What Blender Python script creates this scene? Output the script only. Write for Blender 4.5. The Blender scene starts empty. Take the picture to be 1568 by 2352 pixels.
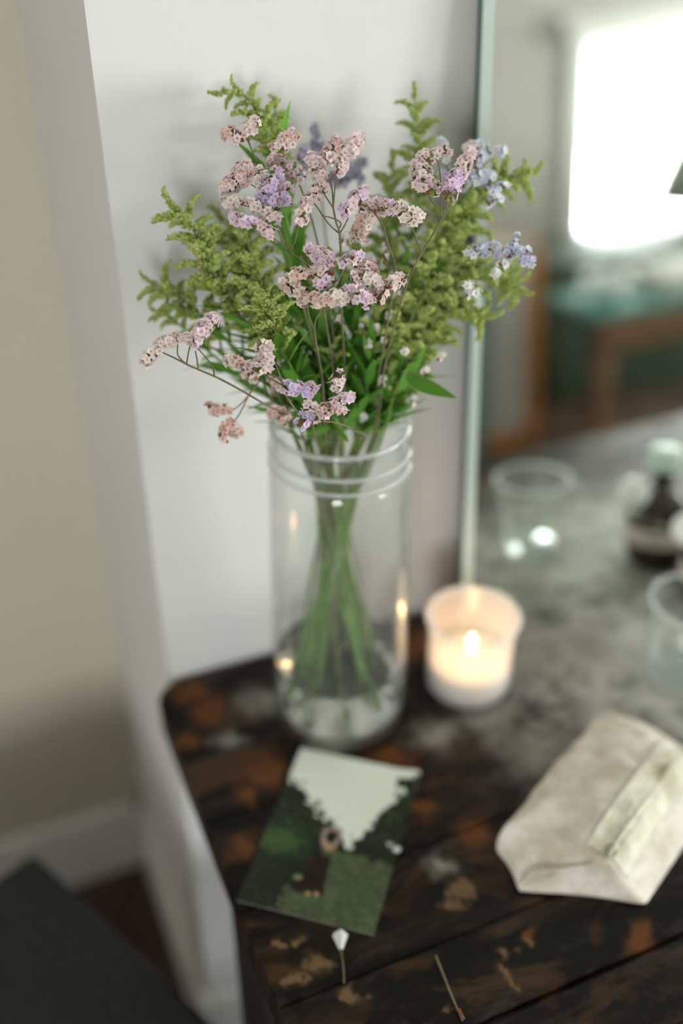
import bpy, bmesh, math, random
import numpy as np
from mathutils import Vector, Matrix, Quaternion

# ------------------------------------------------------------------ camera, sky, exposure
SC = bpy.context.scene
COL = SC.collection
FPX, PITCH, YAW = 2287.0, math.radians(33.0), math.radians(23.3)
CAM = np.array([0.0, -0.684, 0.62])           # 0.62 m above the table top (z = 0); wall face is y = 0
FW = np.array([math.sin(YAW) * math.cos(PITCH), math.cos(YAW) * math.cos(PITCH), -math.sin(PITCH)])
RT = np.array([math.cos(YAW), -math.sin(YAW), 0.0])
UP = np.cross(RT, FW)

cam_data = bpy.data.cameras.new('camera')
cam = bpy.data.objects.new('camera', cam_data)
COL.objects.link(cam)
cam.matrix_world = Matrix(((RT[0], UP[0], -FW[0], CAM[0]), (RT[1], UP[1], -FW[1], CAM[1]),
                           (RT[2], UP[2], -FW[2], CAM[2]), (0, 0, 0, 1)))
cam_data.sensor_fit = 'VERTICAL'
cam_data.sensor_height = 36.0
cam_data.sensor_width = 24.0
cam_data.lens = 35.0
cam_data.clip_start = 0.02
cam_data.dof.use_dof = True
cam_data.dof.focus_distance = 0.605
cam_data.dof.aperture_fstop = 1.45
SC.camera = cam

world = bpy.data.worlds.new('sky')
SC.world = world
world.use_nodes = True
wb = world.node_tree.nodes['Background']
wb.inputs['Color'].default_value = (0.985, 0.97, 0.975, 1.0)   # even overcast sky
wb.inputs['Strength'].default_value = 9.0

SC.cycles.adaptive_threshold = 0.03
SC.cycles.max_bounces = 8
SC.cycles.diffuse_bounces = 3
SC.cycles.transparent_max_bounces = 12
SC.view_settings.view_transform = 'Standard'
SC.view_settings.look = 'None'
SC.view_settings.gamma = 1.0
SC.view_settings.use_curve_mapping = False
SC.view_settings.exposure = 1.74

FLOOR = -0.62
CEIL = 2.40
XL, XR, YF, YR = -2.0, 3.9, -2.5, 0.32        # room limits; YR is the recessed wall left of the corner
XC = 0.124                                    # outside corner of the back wall
# window openings in the front wall (behind the camera; the last is an added fill): x0, x1, z0, z1
WINS = [(2.26, 3.62, -0.21, 0.50), (2.62, 3.62, 0.84, 1.30), (-1.34, -0.64, 0.02, 0.90)]
# opening of the added, unseen window in the right wall: y0, y1, z0, z1
WINR_ADDED = [(-2.32, -1.05, -0.05, 1.15)]

def portal(x0, x1, z0, z1, y, facing):
    l = bpy.data.lights.new('window_portal', 'AREA')
    l.shape = 'RECTANGLE'; l.size = x1 - x0; l.size_y = z1 - z0
    l.cycles.is_portal = True
    o = bpy.data.objects.new('window_portal', l)
    o.location = ((x0 + x1) / 2, y, (z0 + z1) / 2)
    o.rotation_euler = (math.radians(90) * facing, 0, 0)     # light looks along +y, into the room
    COL.objects.link(o)
for w_ in WINS:
    portal(*w_, YF - 0.10, 1)
for (a_, b_, c_, d_) in WINR_ADDED:
    l = bpy.data.lights.new('window_portal', 'AREA')
    l.shape = 'RECTANGLE'; l.size = d_ - c_; l.size_y = b_ - a_
    l.cycles.is_portal = True
    o = bpy.data.objects.new('window_portal', l)
    o.location = (XR + 0.10, (a_ + b_) / 2, (c_ + d_) / 2)
    o.rotation_euler = (0, math.radians(90), 0)              # light looks along -x, into the room
    COL.objects.link(o)

# ------------------------------------------------------------------ helpers
rng = random.Random(7)
def ray(px, py): return FW + RT * (px - 784.0) / FPX + UP * (1176.0 - py) / FPX
def P(px, py, d): return CAM + ray(px, py) * d
def onz(px, py, z=0.0):
    r = ray(px, py); return CAM + r * ((z - CAM[2]) / r[2])

MIR_A = math.radians(4.3)
MIR_N = np.array([0, -math.cos(MIR_A), math.sin(MIR_A)])
MIR_P = np.array([0.394, -0.059, 0.0])
def mirray(px, py):
    r = ray(px, py); t = ((MIR_P - CAM) @ MIR_N) / (r @ MIR_N)
    return CAM + t * r, r - 2 * (r @ MIR_N) * MIR_N
def mony(px, py, Y):
    p, r = mirray(px, py); return p + r * ((Y - p[1]) / r[1])
def monz(px, py, Z):
    p, r = mirray(px, py); return p + r * ((Z - p[2]) / r[2])

ORIG = {}
def tag(o, label=None, cat=None, group=None, kind=None):
    if label: o['label'] = label
    if cat: o['category'] = cat
    if group: o['group'] = group
    if kind: o['kind'] = kind
    return o
def thing(name, label, cat, loc, group=None):
    o = bpy.data.objects.new(name, None)
    o.empty_display_size = 0.02
    o.location = loc
    COL.objects.link(o)
    ORIG[o.name] = np.array(loc, float)
    return tag(o, label, cat, group)
def link(name, me, parent=None, origin=None):
    """link mesh whose vertices are relative to origin (world)"""
    o = bpy.data.objects.new(name, me)
    COL.objects.link(o)
    origin = np.zeros(3) if origin is None else np.array(origin, float)
    ORIG[o.name] = origin
    if parent is not None:
        o.parent = parent
        o.location = origin - ORIG[parent.name]
    else:
        o.location = origin
    return o
def mesh(name, verts, faces, mats, smooth=True, fmat=None):
    me = bpy.data.meshes.new(name)
    me.from_pydata([tuple(v) for v in verts], [], [tuple(f) for f in faces])
    for m in (mats if isinstance(mats, (list, tuple)) else [mats]): me.materials.append(m)
    if smooth: me.polygons.foreach_set('use_smooth', [True] * len(me.polygons))
    if fmat is not None: me.polygons.foreach_set('material_index', fmat)
    me.update()
    return me
def mobj(name, vf, mats, parent=None, origin=None, smooth=True, fmat=None):
    v, f = vf
    v = np.array(v, float)
    org = ORIG[parent.name] if (origin is None and parent is not None) else (np.zeros(3) if origin is None else np.array(origin, float))
    return link(name, mesh(name, v - org, f, mats, smooth, fmat), parent, org)
def inst(name, me, parent, M):
    """instance of shared mesh with world matrix M under an unrotated parent"""
    o = bpy.data.objects.new(name, me)
    COL.objects.link(o)
    o.parent = parent
    org = ORIG[parent.name]
    o.matrix_basis = Matrix.Translation(Vector(-org)) @ M
    return o

def box(x0, x1, y0, y1, z0, z1):
    v = [(x, y, z) for x in (x0, x1) for y in (y0, y1) for z in (z0, z1)]
    f = [(0, 1, 3, 2), (4, 6, 7, 5), (0, 4, 5, 1), (2, 3, 7, 6), (0, 2, 6, 4), (1, 5, 7, 3)]
    return v, f
def join(*vfs):
    V, F = [], []
    for v, f in vfs:
        n = len(V); V += [tuple(q) for q in v]; F += [tuple(i + n for i in q) for q in f]
    return V, F
def bbox(x0, x1, y0, y1, z0, z1, b=0.004, seg=2):
    bm = bmesh.new()
    v, f = box(x0, x1, y0, y1, z0, z1)
    vs = [bm.verts.new(q) for q in v]
    for q in f: bm.faces.new([vs[i] for i in q])
    bm.normal_update()
    bmesh.ops.bevel(bm, geom=bm.edges[:] , offset=b, segments=seg, affect='EDGES', profile=0.6)
    bmesh.ops.recalc_face_normals(bm, faces=bm.faces[:])
    bm.verts.index_update()
    r = [tuple(q.co) for q in bm.verts], [tuple(q.index for q in g.verts) for g in bm.faces]
    bm.free()
    return r
def xf(vf, M):
    return [tuple(M @ Vector(v)) for v in vf[0]], vf[1]
def catmull(pts, n):
    p = np.array(pts, float)
    if len(p) < 3: return np.array([p[0] + (p[-1] - p[0]) * i / n for i in range(n + 1)])
    q = np.vstack([2 * p[0] - p[1], p, 2 * p[-1] - p[-2]])
    out = []
    m = len(p) - 1
    per = max(1, n // m)
    for i in range(m):
        a, b, c, d = q[i], q[i + 1], q[i + 2], q[i + 3]
        for k in range(per):
            t = k / per
            out.append(0.5 * ((2 * b) + (c - a) * t + (2 * a - 5 * b + 4 * c - d) * t * t + (3 * b - a - 3 * c + d) * t ** 3))
    out.append(p[-1])
    return np.array(out)
def tube(pts, r0, r1=None, k=6, cap=True):
    pts = np.array(pts, float); n = len(pts)
    r1 = r0 if r1 is None else r1
    V, F = [], []
    ref = np.array([0.3, 0.2, 1.0])
    prev = None
    for i in range(n):
        t = pts[min(i + 1, n - 1)] - pts[max(i - 1, 0)]
        t = t / (np.linalg.norm(t) + 1e-12)
        if prev is None:
            a = np.cross(t, ref)
            if np.linalg.norm(a) < 1e-3: a = np.cross(t, [1, 0, 0])
        else:
            a = prev - t * (prev @ t)
        a = a / (np.linalg.norm(a) + 1e-12); prev = a
        b = np.cross(t, a)
        r = r0[i] if isinstance(r0, np.ndarray) else r0 + (r1 - r0) * i / max(1, n - 1)
        for j in range(k):
            an = 2 * math.pi * j / k
            V.append(pts[i] + r * (math.cos(an) * a + math.sin(an) * b))
    for i in range(n - 1):
        for j in range(k):
            F.append((i * k + j, i * k + (j + 1) % k, (i + 1) * k + (j + 1) % k, (i + 1) * k + j))
    if cap:
        F.append(tuple(range(k - 1, -1, -1))); F.append(tuple((n - 1) * k + j for j in range(k)))
    return V, F
def lathe(prof, c, k=64, closed=False):
    V, F = [], []
    n = len(prof)
    for r, z in prof:
        for j in range(k):
            an = 2 * math.pi * j / k
            V.append((c[0] + r * math.cos(an), c[1] + r * math.sin(an), c[2] + z))
    m = n if closed else n - 1
    for i in range(m):
        i2 = (i + 1) % n
        for j in range(k):
            F.append((i * k + j, i * k + (j + 1) % k, i2 * k + (j + 1) % k, i2 * k + j))
    if not closed:
        if prof[0][0] < 1e-3: pass
        F.append(tuple(range(k - 1, -1, -1))); F.append(tuple((n - 1) * k + j for j in range(k)))
    return V, F
def basis(zdir, xhint):
    z = Vector(zdir).normalized(); x = Vector(xhint)
    x = x - z * x.dot(z)
    if x.length < 1e-5: x = z.orthogonal()
    x.normalize(); y = z.cross(x)
    return Matrix(((x[0], y[0], z[0], 0), (x[1], y[1], z[1], 0), (x[2], y[2], z[2], 0), (0, 0, 0, 1)))

# value noise for print colours and fabric wrinkles
_ng = np.random.RandomState(3).rand(64, 64)
def vnoise(x, y):
    x = np.asarray(x, float); y = np.asarray(y, float)
    xi = np.floor(x).astype(int); yi = np.floor(y).astype(int)
    fx = x - xi; fy = y - yi
    fx = fx * fx * (3 - 2 * fx); fy = fy * fy * (3 - 2 * fy)
    g = lambda a, b: _ng[a % 64, b % 64]
    return (g(xi, yi) * (1 - fx) + g(xi + 1, yi) * fx) * (1 - fy) + (g(xi, yi + 1) * (1 - fx) + g(xi + 1, yi + 1) * fx) * fy
def fbm(x, y, o=4):
    s, a, t = 0, 0.5, 0
    for k in range(o):
        s = s + a * vnoise(x * 2 ** k + 17 * k, y * 2 ** k + 5 * k); t += a; a *= 0.5
    return s / t

# ------------------------------------------------------------------ materials
def nmat(name):
    m = bpy.data.materials.new(name); m.use_nodes = True
    nt = m.node_tree
    return m, nt, nt.nodes['Principled BSDF'], nt.nodes['Material Output']
def N(nt, t, **kw):
    n = nt.nodes.new(t)
    for k, v in kw.items():
        if k.startswith('i_'):
            key = k[2:]
            n.inputs[int(key) if key.isdigit() else key.replace('_', ' ')].default_value = v
        else: setattr(n, k, v)
    return n
def ramp(nt, src, stops):
    r = nt.nodes.new('ShaderNodeValToRGB')
    els = r.color_ramp.elements
    while len(els) < len(stops): els.new(0.5)
    for e, (p, c) in zip(els, stops):
        e.position = p; e.color = (*c, 1) if len(c) == 3 else c
    nt.links.new(src, r.inputs['Fac'])
    return r
def plain(name, c, rough=0.6, noise=0.0, scale=30, spec=0.4, metal=0.0, bump=0.0):
    m, nt, b, o = nmat(name)
    b.inputs['Base Color'].default_value = (*c, 1)
    b.inputs['Roughness'].default_value = rough
    b.inputs['Specular IOR Level'].default_value = spec
    b.inputs['Metallic'].default_value = metal
    if noise or bump:
        g = N(nt, 'ShaderNodeNewGeometry')
        n = N(nt, 'ShaderNodeTexNoise', i_Scale=scale, i_Detail=5.0)
        nt.links.new(g.outputs['Position'], n.inputs['Vector'])
        if noise:
            r = ramp(nt, n.outputs['Fac'], [(0.3, tuple(q * (1 - noise) for q in c)), (0.7, tuple(min(1, q * (1 + noise)) for q in c))])
            nt.links.new(r.outputs['Color'], b.inputs['Base Color'])
        if bump:
            bp = N(nt, 'ShaderNodeBump', i_Strength=bump, i_Distance=0.002)
            nt.links.new(n.outputs['Fac'], bp.inputs['Height'])
            nt.links.new(bp.outputs['Normal'], b.inputs['Normal'])
    return m
def petal_mat(name, c, var=0.12, tl=0.35):
    m, nt, b, o = nmat(name)
    oi = N(nt, 'ShaderNodeObjectInfo')
    r = ramp(nt, oi.outputs['Random'], [(0.0, tuple(q * (1 - var) for q in c)), (0.5, c), (1.0, tuple(min(1, q * (1 + var * .7) + .03) for q in c))])
    b.inputs['Roughness'].default_value = 0.7
    b.inputs['Specular IOR Level'].default_value = 0.15
    nt.links.new(r.outputs['Color'], b.inputs['Base Color'])
    t = N(nt, 'ShaderNodeBsdfTranslucent')
    nt.links.new(r.outputs['Color'], t.inputs['Color'])
    mx = N(nt, 'ShaderNodeMixShader', i_0=tl)
    nt.links.new(b.outputs[0], mx.inputs[1]); nt.links.new(t.outputs[0], mx.inputs[2])
    nt.links.new(mx.outputs[0], o.inputs['Surface'])
    return m
def bud_mat(name, c0, c1):
    m, nt, b, o = nmat(name)
    g = N(nt, 'ShaderNodeNewGeometry')
    r = ramp(nt, g.outputs['Random Per Island'], [(0.0, c0), (1.0, c1)])
    nt.links.new(r.outputs['Color'], b.inputs['Base Color'])
    b.inputs['Roughness'].default_value = 0.6
    b.inputs['Specular IOR Level'].default_value = 0.25
    t = N(nt, 'ShaderNodeBsdfTranslucent')
    nt.links.new(r.outputs['Color'], t.inputs['Color'])
    mx = N(nt, 'ShaderNodeMixShader', i_0=0.45)
    nt.links.new(b.outputs[0], mx.inputs[1]); nt.links.new(t.outputs[0], mx.inputs[2])
    nt.links.new(mx.outputs[0], o.inputs['Surface'])
    return m
def thin_glass(name, tint=(1, 1, 1), refl=1.0, haze=0.0, hazecol=(.9, .9, .9)):
    """clear glass wall: straight transmission, Fresnel reflection"""
    m, nt, b, o = nmat(name)
    nt.nodes.remove(b)
    tr = N(nt, 'ShaderNodeBsdfTransparent'); tr.inputs['Color'].default_value = (*tint, 1)
    gl = N(nt, 'ShaderNodeBsdfGlossy', i_Roughness=0.02)
    lw = N(nt, 'ShaderNodeLayerWeight', i_Blend=0.5)
    pw = N(nt, 'ShaderNodeMath', operation='POWER', i_1=4.0); nt.links.new(lw.outputs['Facing'], pw.inputs[0])
    mu = N(nt, 'ShaderNodeMath', operation='MULTIPLY_ADD', i_1=.75 * refl, i_2=.035 * refl)
    nt.links.new(pw.outputs[0], mu.inputs[0])
    mx = N(nt, 'ShaderNodeMixShader')
    nt.links.new(mu.outputs[0], mx.inputs[0]); nt.links.new(tr.outputs[0], mx.inputs[1]); nt.links.new(gl.outputs[0], mx.inputs[2])
    out = mx
    if haze:
        df = N(nt, 'ShaderNodeBsdfDiffuse'); df.inputs['Color'].default_value = (*hazecol, 1)
        tl = N(nt, 'ShaderNodeBsdfTranslucent'); tl.inputs['Color'].default_value = (*hazecol, 1)
        m2 = N(nt, 'ShaderNodeMixShader', i_0=0.5)
        nt.links.new(df.outputs[0], m2.inputs[1]); nt.links.new(tl.outputs[0], m2.inputs[2])
        m3 = N(nt, 'ShaderNodeMixShader', i_0=haze)
        nt.links.new(out.outputs[0], m3.inputs[1]); nt.links.new(m2.outputs[0], m3.inputs[2])
        out = m3
    nt.links.new(out.outputs[0], o.inputs['Surface'])
    return m
def solid_glass(name, c=(1, 1, 1), ior=1.33):
    m, nt, b, o = nmat(name)
    nt.nodes.remove(b)
    g = N(nt, 'ShaderNodeBsdfGlass', i_IOR=ior, i_Roughness=0.0); g.inputs['Color'].default_value = (*c, 1)
    nt.links.new(g.outputs[0], o.inputs['Surface'])
    return m

def table_mat():
    m, nt, b, o = nmat('worn_dark_wood')
    L = nt.links.new
    g = N(nt, 'ShaderNodeNewGeometry')
    mp = N(nt, 'ShaderNodeMapping'); mp.inputs['Scale'].default_value = (7, 38, 38)
    L(g.outputs['Position'], mp.inputs['Vector'])
    n1 = N(nt, 'ShaderNodeTexNoise', i_Scale=1.0, i_Detail=8.0, i_Roughness=0.65, i_Distortion=0.6)
    L(mp.outputs[0], n1.inputs['Vector'])
    base = ramp(nt, n1.outputs['Fac'], [(0.30, (.004, .0036, .0032)), (0.50, (.008, .007, .006)), (0.63, (.024, .017, .011)), (0.80, (.07, .045, .028))])
    # grey, worn-through lacquer
    mp2 = N(nt, 'ShaderNodeMapping'); mp2.inputs['Scale'].default_value = (9, 22, 22)
    L(g.outputs['Position'], mp2.inputs['Vector'])
    n2 = N(nt, 'ShaderNodeTexNoise', i_Scale=1.0, i_Detail=7.0, i_Roughness=0.7)
    L(mp2.outputs[0], n2.inputs['Vector'])
    wear = ramp(nt, n2.outputs['Fac'], [(0.57, (0, 0, 0)), (0.74, (1, 1, 1))])
    mixA = N(nt, 'ShaderNodeMix', data_type='RGBA'); 
    wm = N(nt, 'ShaderNodeMath', operation='MULTIPLY', i_1=0.34); L(wear.outputs[0], wm.inputs[0])
    L(wm.outputs[0], mixA.inputs['Factor']); L(base.outputs[0], mixA.inputs['A'])
    mixA.inputs['B'].default_value = (.15, .135, .105, 1)
    n4 = N(nt, 'ShaderNodeTexNoise', i_Scale=16.0, i_Detail=6.0, i_Roughness=0.62, i_Distortion=0.8)
    mp4 = N(nt, 'ShaderNodeMapping'); mp4.inputs['Scale'].default_value = (.8, 1.7, 1); mp4.inputs['Location'].default_value = (3.1, 1.2, 0)
    L(g.outputs['Position'], mp4.inputs['Vector']); L(mp4.outputs[0], n4.inputs['Vector'])
    bm_ = ramp(nt, n4.outputs['Fac'], [(0.50, (0, 0, 0)), (0.62, (.85, .85, .85))])
    mixB = N(nt, 'ShaderNodeMix', data_type='RGBA'); L(bm_.outputs[0], mixB.inputs['Factor']); L(mixA.outputs['Result'], mixB.inputs['A'])
    mixB.inputs['B'].default_value = (.060, .033, .015, 1)
    dk = ramp(nt, n4.outputs['Fac'], [(0.34, (1, 1, 1)), (0.44, (0, 0, 0))])
    mixC = N(nt, 'ShaderNodeMix', data_type='RGBA'); L(dk.outputs[0], mixC.inputs['Factor']); L(mixB.outputs['Result'], mixC.inputs['A'])
    mixC.inputs['B'].default_value = (.006, .0055, .005, 1)
    prev = mixC.outputs['Result']
    n3 = N(nt, 'ShaderNodeTexNoise', i_Scale=38.0, i_Detail=6.0, i_Roughness=0.7)
    L(g.outputs['Position'], n3.inputs['Vector'])
    nd = N(nt, 'ShaderNodeTexNoise', i_Scale=55.0, i_Detail=4.0)
    L(g.outputs['Position'], nd.inputs['Vector'])
    dm = N(nt, 'ShaderNodeVectorMath', operation='MULTIPLY_ADD'); dm.inputs[1].default_value = (.05, .022, 0); dm.inputs[2].default_value = (-.025, -.011, 0)
    L(nd.outputs['Color'], dm.inputs[0])
    da = N(nt, 'ShaderNodeVectorMath', operation='ADD'); L(g.outputs['Position'], da.inputs[0]); L(dm.outputs[0], da.inputs[1])
    def blobs(prev, spots, col, soft=0.5, k=1.6):
        acc = None
        for (px, py, r) in spots:
            c = onz(px, py)
            vm = N(nt, 'ShaderNodeVectorMath', operation='DISTANCE'); vm.inputs[1].default_value = tuple(c)
            L(da.outputs[0], vm.inputs[0])
            mr = N(nt, 'ShaderNodeMapRange', i_1=r * (1 - soft), i_2=r * (1 + soft), i_3=1.0, i_4=0.0)
            L(vm.outputs['Value'], mr.inputs[0])
            if acc is None: acc = mr.outputs[0]
            else:
                mxn = N(nt, 'ShaderNodeMath', operation='MAXIMUM'); L(acc, mxn.inputs[0]); L(mr.outputs[0], mxn.inputs[1]); acc = mxn.outputs[0]
        ad = N(nt, 'ShaderNodeMath', operation='MULTIPLY_ADD', i_1=k, i_2=-k / 2); L(n3.outputs['Fac'], ad.inputs[0])
        su = N(nt, 'ShaderNodeMath', operation='ADD'); L(acc, su.inputs[0]); L(ad.outputs[0], su.inputs[1])
        mu = N(nt, 'ShaderNodeMath', operation='MULTIPLY', use_clamp=True); L(su.outputs[0], mu.inputs[0]); L(acc, mu.inputs[1])
        mx = N(nt, 'ShaderNodeMix', data_type='RGBA')
        L(mu.outputs[0], mx.inputs['Factor']); L(prev, mx.inputs['A']); mx.inputs['B'].default_value = (*col, 1)
        return mx.outputs['Result']
    prev = blobs(prev, [(440, 1590, .018), (480, 1640, .016), (430, 1700, .012), (610, 1770, .02), (570, 1830, .012), (900, 1745, .02),
                        (950, 1480, .022), (1090, 1910, .014), (960, 1860, .012), (560, 1940, .012), (1470, 2150, .012), (1230, 2140, .006)], (.12, .045, .014))
    prev = blobs(prev, [(1520, 1500, .15), (1750, 1480, .15)], (.50, .50, .45), 0.7, 3.4)  # pale grey wear; this and the next line also paint the back-right sheen
    prev = blobs(prev, [(520, 1700, .012), (600, 1610, .02), (1010, 1990, .01), (1230, 1500, .035), (1130, 1650, .03), (1230, 1720, .03), (1350, 1480, .03), (1000, 1690, .02), (760, 1720, .015)], (.24, .235, .20), 0.8)
    prev = blobs(prev, [(725, 2215, .008), (690, 2165, .004), (680, 2245, .006), (1165, 2180, .006), (1155, 2230, .007), (1180, 2250, .005), (1225, 2160, .005),
                        (810, 2290, .007), (1040, 2080, .008), (1060, 2040, .008), (1045, 2315, .004), (640, 2165, .005)], (.16, .10, .05), 0.45)
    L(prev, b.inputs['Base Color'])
    rr = ramp(nt, n2.outputs['Fac'], [(0.3, (.24, .24, .24)), (0.7, (.46, .46, .46))])
    L(rr.outputs[0], b.inputs['Roughness'])
    b.inputs['Specular IOR Level'].default_value = 0.12
    bp = N(nt, 'ShaderNodeBump', i_Strength=0.5, i_Distance=0.0015)
    L(n1.outputs['Fac'], bp.inputs['Height']); L(bp.outputs[0], b.inputs['Normal'])
    return m

M_WALL = plain('wall_paint', (.66, .655, .645), .85, noise=.03, scale=3, bump=.04)
M_WALLB = plain('room_wall_paint', (.76, .74, .70), .9, noise=.03, scale=3)
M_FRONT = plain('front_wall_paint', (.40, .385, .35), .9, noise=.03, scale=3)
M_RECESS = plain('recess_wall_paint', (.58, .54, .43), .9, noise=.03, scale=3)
M_TRIM = plain('white_trim_paint', (.74, .74, .70), .45, noise=.02)
M_CEIL = plain('ceiling_paint', (.8, .79, .76), .9, noise=.02, scale=2)
M_FLOOR = plain('dark_floor_wood', (.045, .026, .014), .45, noise=.5, scale=6)
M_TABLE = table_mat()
M_TABDARK = plain('dark_leg_wood', (.014, .012, .010), .5, noise=.4, scale=25)

# ------------------------------------------------------------------ room shell
def struct(name, vf, m, parent=None, smooth=False, label=None):
    o = mobj(name, vf, m, parent, smooth=smooth)
    if parent is None: tag(o, label, None, None, 'structure')
    return o
struct('floor', box(XL - .12, XR + .12, YF - .12, YR + .12, FLOOR - .1, FLOOR), M_FLOOR, label='dark brown wooden floor of the room')
struct('ceiling', box(XL - .12, XR + .12, YF - .12, YR + .12, CEIL, CEIL + .1), M_CEIL, label='pale ceiling of the room')
struct('wall_back', box(XC, XR + .12, 0, YR + .12, FLOOR, CEIL), M_WALL, label='off-white plaster wall behind the table, ending in a corner')
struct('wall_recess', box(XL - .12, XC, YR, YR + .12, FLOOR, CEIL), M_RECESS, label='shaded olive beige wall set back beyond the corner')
struct('wall_left', box(XL - .12, XL, YF - .12, YR, FLOOR, CEIL), M_WALLB, label='beige side wall of the recess')
def holed_wall(x0, x1, z0, z1, y0, y1, holes, swap=False):
    xs = sorted({x0, x1, *[h[0] for h in holes], *[h[1] for h in holes]})
    zs = sorted({z0, z1, *[h[2] for h in holes], *[h[3] for h in holes]})
    parts = []
    for a, b in zip(xs, xs[1:]):
        for c, d in zip(zs, zs[1:]):
            if any(h[0] <= a and b <= h[1] and h[2] <= c and d <= h[3] for h in holes): continue
            parts.append(box(y0, y1, a, b, c, d) if swap else box(a, b, y0, y1, c, d))
    return join(*parts)
struct('wall_front', holed_wall(XL, XR, FLOOR, CEIL, YF - .12, YF, WINS), M_FRONT, label='grey beige wall with the windows, seen in the mirror')
struct('wall_right', holed_wall(YF - .12, 0, FLOOR, CEIL, XR, XR + .12, WINR_ADDED, True), M_WALLB, label='beige side wall beside the window')
def base(name, x0, x1, y0, y1, label):
    o = struct(name, bbox(x0, x1, y0, y1, FLOOR, FLOOR + .125, .005), M_TRIM, label=label)
base('baseboard_recess', XL, XC - .014, YR - .014, YR, 'painted baseboard at the foot of the recessed wall')
base('baseboard_return', XC - .014, XC, -.014, YR - .014, 'painted baseboard on the side of the wall corner')
base('baseboard_back', XC, XR, -.014, 0, 'white baseboard below the wall behind the table')

M_PANE = thin_glass('window_pane_glass', (.97, .99, .98))
def blind_mat():
    m, nt, b, o = nmat('blind_fabric')
    nt.nodes.remove(b)
    t = N(nt, 'ShaderNodeBsdfTranslucent'); t.inputs['Color'].default_value = (.82, .86, .80, 1)
    d = N(nt, 'ShaderNodeBsdfDiffuse'); d.inputs['Color'].default_value = (.8, .8, .76, 1)
    tr = N(nt, 'ShaderNodeBsdfTransparent')
    mx = N(nt, 'ShaderNodeMixShader', i_0=.4); mx2 = N(nt, 'ShaderNodeMixShader', i_0=.35)
    nt.links.new(t.outputs[0], mx.inputs[1]); nt.links.new(d.outputs[0], mx.inputs[2])
    nt.links.new(mx.outputs[0], mx2.inputs[1]); nt.links.new(tr.outputs[0], mx2.inputs[2])
    nt.links.new(mx2.outputs[0], o.inputs['Surface'])
    return m
M_BLIND = blind_mat()
def window(n, x0, x1, z0, z1, label, blind=None, side=False):
    w = bpy.data.objects.new('window_%d' % n, None); COL.objects.link(w)
    wl = ((x0 + x1) / 2, YF, z0)
    if side: wl = (XR, (x0 + x1) / 2, z0)
    w.location = wl; ORIG[w.name] = np.array(wl); tag(w, label, None, None, 'structure')
    def put(name, vf, m, parent, smooth=True):
        if side: vf = [(XR - (y - YF), x, z) for x, y, z in vf[0]], [tuple(reversed(f)) for f in vf[1]]
        return mobj(name, vf, m, parent, smooth=smooth)
    c = .075
    put('casing', bbox(x0 - c, x0, YF, YF + .022, z0, z1, .004), M_TRIM, w)
    put('casing', bbox(x1, x1 + c, YF, YF + .022, z0, z1, .004), M_TRIM, w)
    put('head_casing', bbox(x0 - c - .05, x1 + c + .05, YF, YF + .05, z1, z1 + .06, .008), M_TRIM, w)
    put('window_sill', bbox(x0 - c - .02, x1 + c + .02, YF - .11, YF + .06, z0 - .03, z0, .006), M_TRIM, w)
    mid = (x0 + x1) / 2
    for a, b in ((x0, mid), (mid, x1)):
        y = YF - .07
        s = put('sash', join(box(a, a + .035, y, y + .03, z0, z1), box(b - .035, b, y, y + .03, z0, z1),
                              box(a + .035, b - .035, y, y + .03, z0, z0 + .04), box(a + .035, b - .035, y, y + .03, z1 - .04, z1)), M_TRIM, w, smooth=False)
        put('pane', box(a + .035, b - .035, y + .012, y + .016, z0 + .04, z1 - .04), M_PANE, s, smooth=False)
    if blind:
        put('roller_blind', box(x0 + .005, x1 - .005, YF - .025, YF - .022, blind, z1), M_BLIND, w, smooth=False)
window(1, *WINS[0], 'bright low window with lowered pale blind, seen in the mirror', blind=.12)
window(2, *WINS[1], 'tall upper window above the head casing of the low one')
window(4, *WINS[2], 'unseen window added across the room to fill the recess with light')  # added out of view as fill light for recess and wall
window(3, *WINR_ADDED[0], 'unseen wide window added in the right side wall to brighten the room', side=True)  # added out of view to light the room from the side

# ------------------------------------------------------------------ table
TZ = 0.0
table = thing('wooden_table', 'dark worn plank table standing against the off-white wall', 'table', (.58, -.22, FLOOR))
TX0, TX1, TH = .107, 1.08, .03
rows = [-.004, -.092, -.172, -.256, -.333, -.391, -.446]
def plank(y1, y0, first, last):
    """one board running along x; the back-left corner of the top is rounded"""
    bm = bmesh.new()
    out = []
    if first:
        r = .028; cx, cy = TX0 + r, y1 - r
        out += [(cx + r * math.cos(a), cy + r * math.sin(a)) for a in np.linspace(math.pi, math.pi / 2, 8)]
    else: out += [(TX0, y1)]
    out += [(TX1, y1), (TX1, y0), (TX0, y0)]
    vs = [bm.verts.new((x, y, 0)) for x, y in out]
    f = bm.faces.new(vs)
    if f.normal.z < 0: f.normal_flip()
    bm.normal_update()
    if f.normal.z < 0: bmesh.ops.reverse_faces(bm, faces=[f])
    ex = bmesh.ops.extrude_face_region(bm, geom=[f])
    for v in ex['geom']:
        if isinstance(v, bmesh.types.BMVert): v.co.z -= TH
    bmesh.ops.recalc_face_normals(bm, faces=bm.faces[:])
    top = [e for e in bm.edges if all(v.co.z > -1e-6 for v in e.verts)]
    bmesh.ops.bevel(bm, geom=top, offset=.0012 if not last else .004, segments=3, affect='EDGES')
    bm.verts.index_update()
    res = [tuple(v.co) for v in bm.verts], [tuple(v.index for v in g.verts) for g in bm.faces]
    bm.free()
    return res
for i in range(len(rows) - 1):
    v, f = plank(rows[i] , rows[i + 1] + .0008, i == 0, i == len(rows) - 2)
    dz = [0, -.0006, 0, -.0004, 0, -.0025][i]
    mobj('plank', ([(a, b, c + dz) for a, b, c in v], f), M_TABLE, table, smooth=False)
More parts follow.
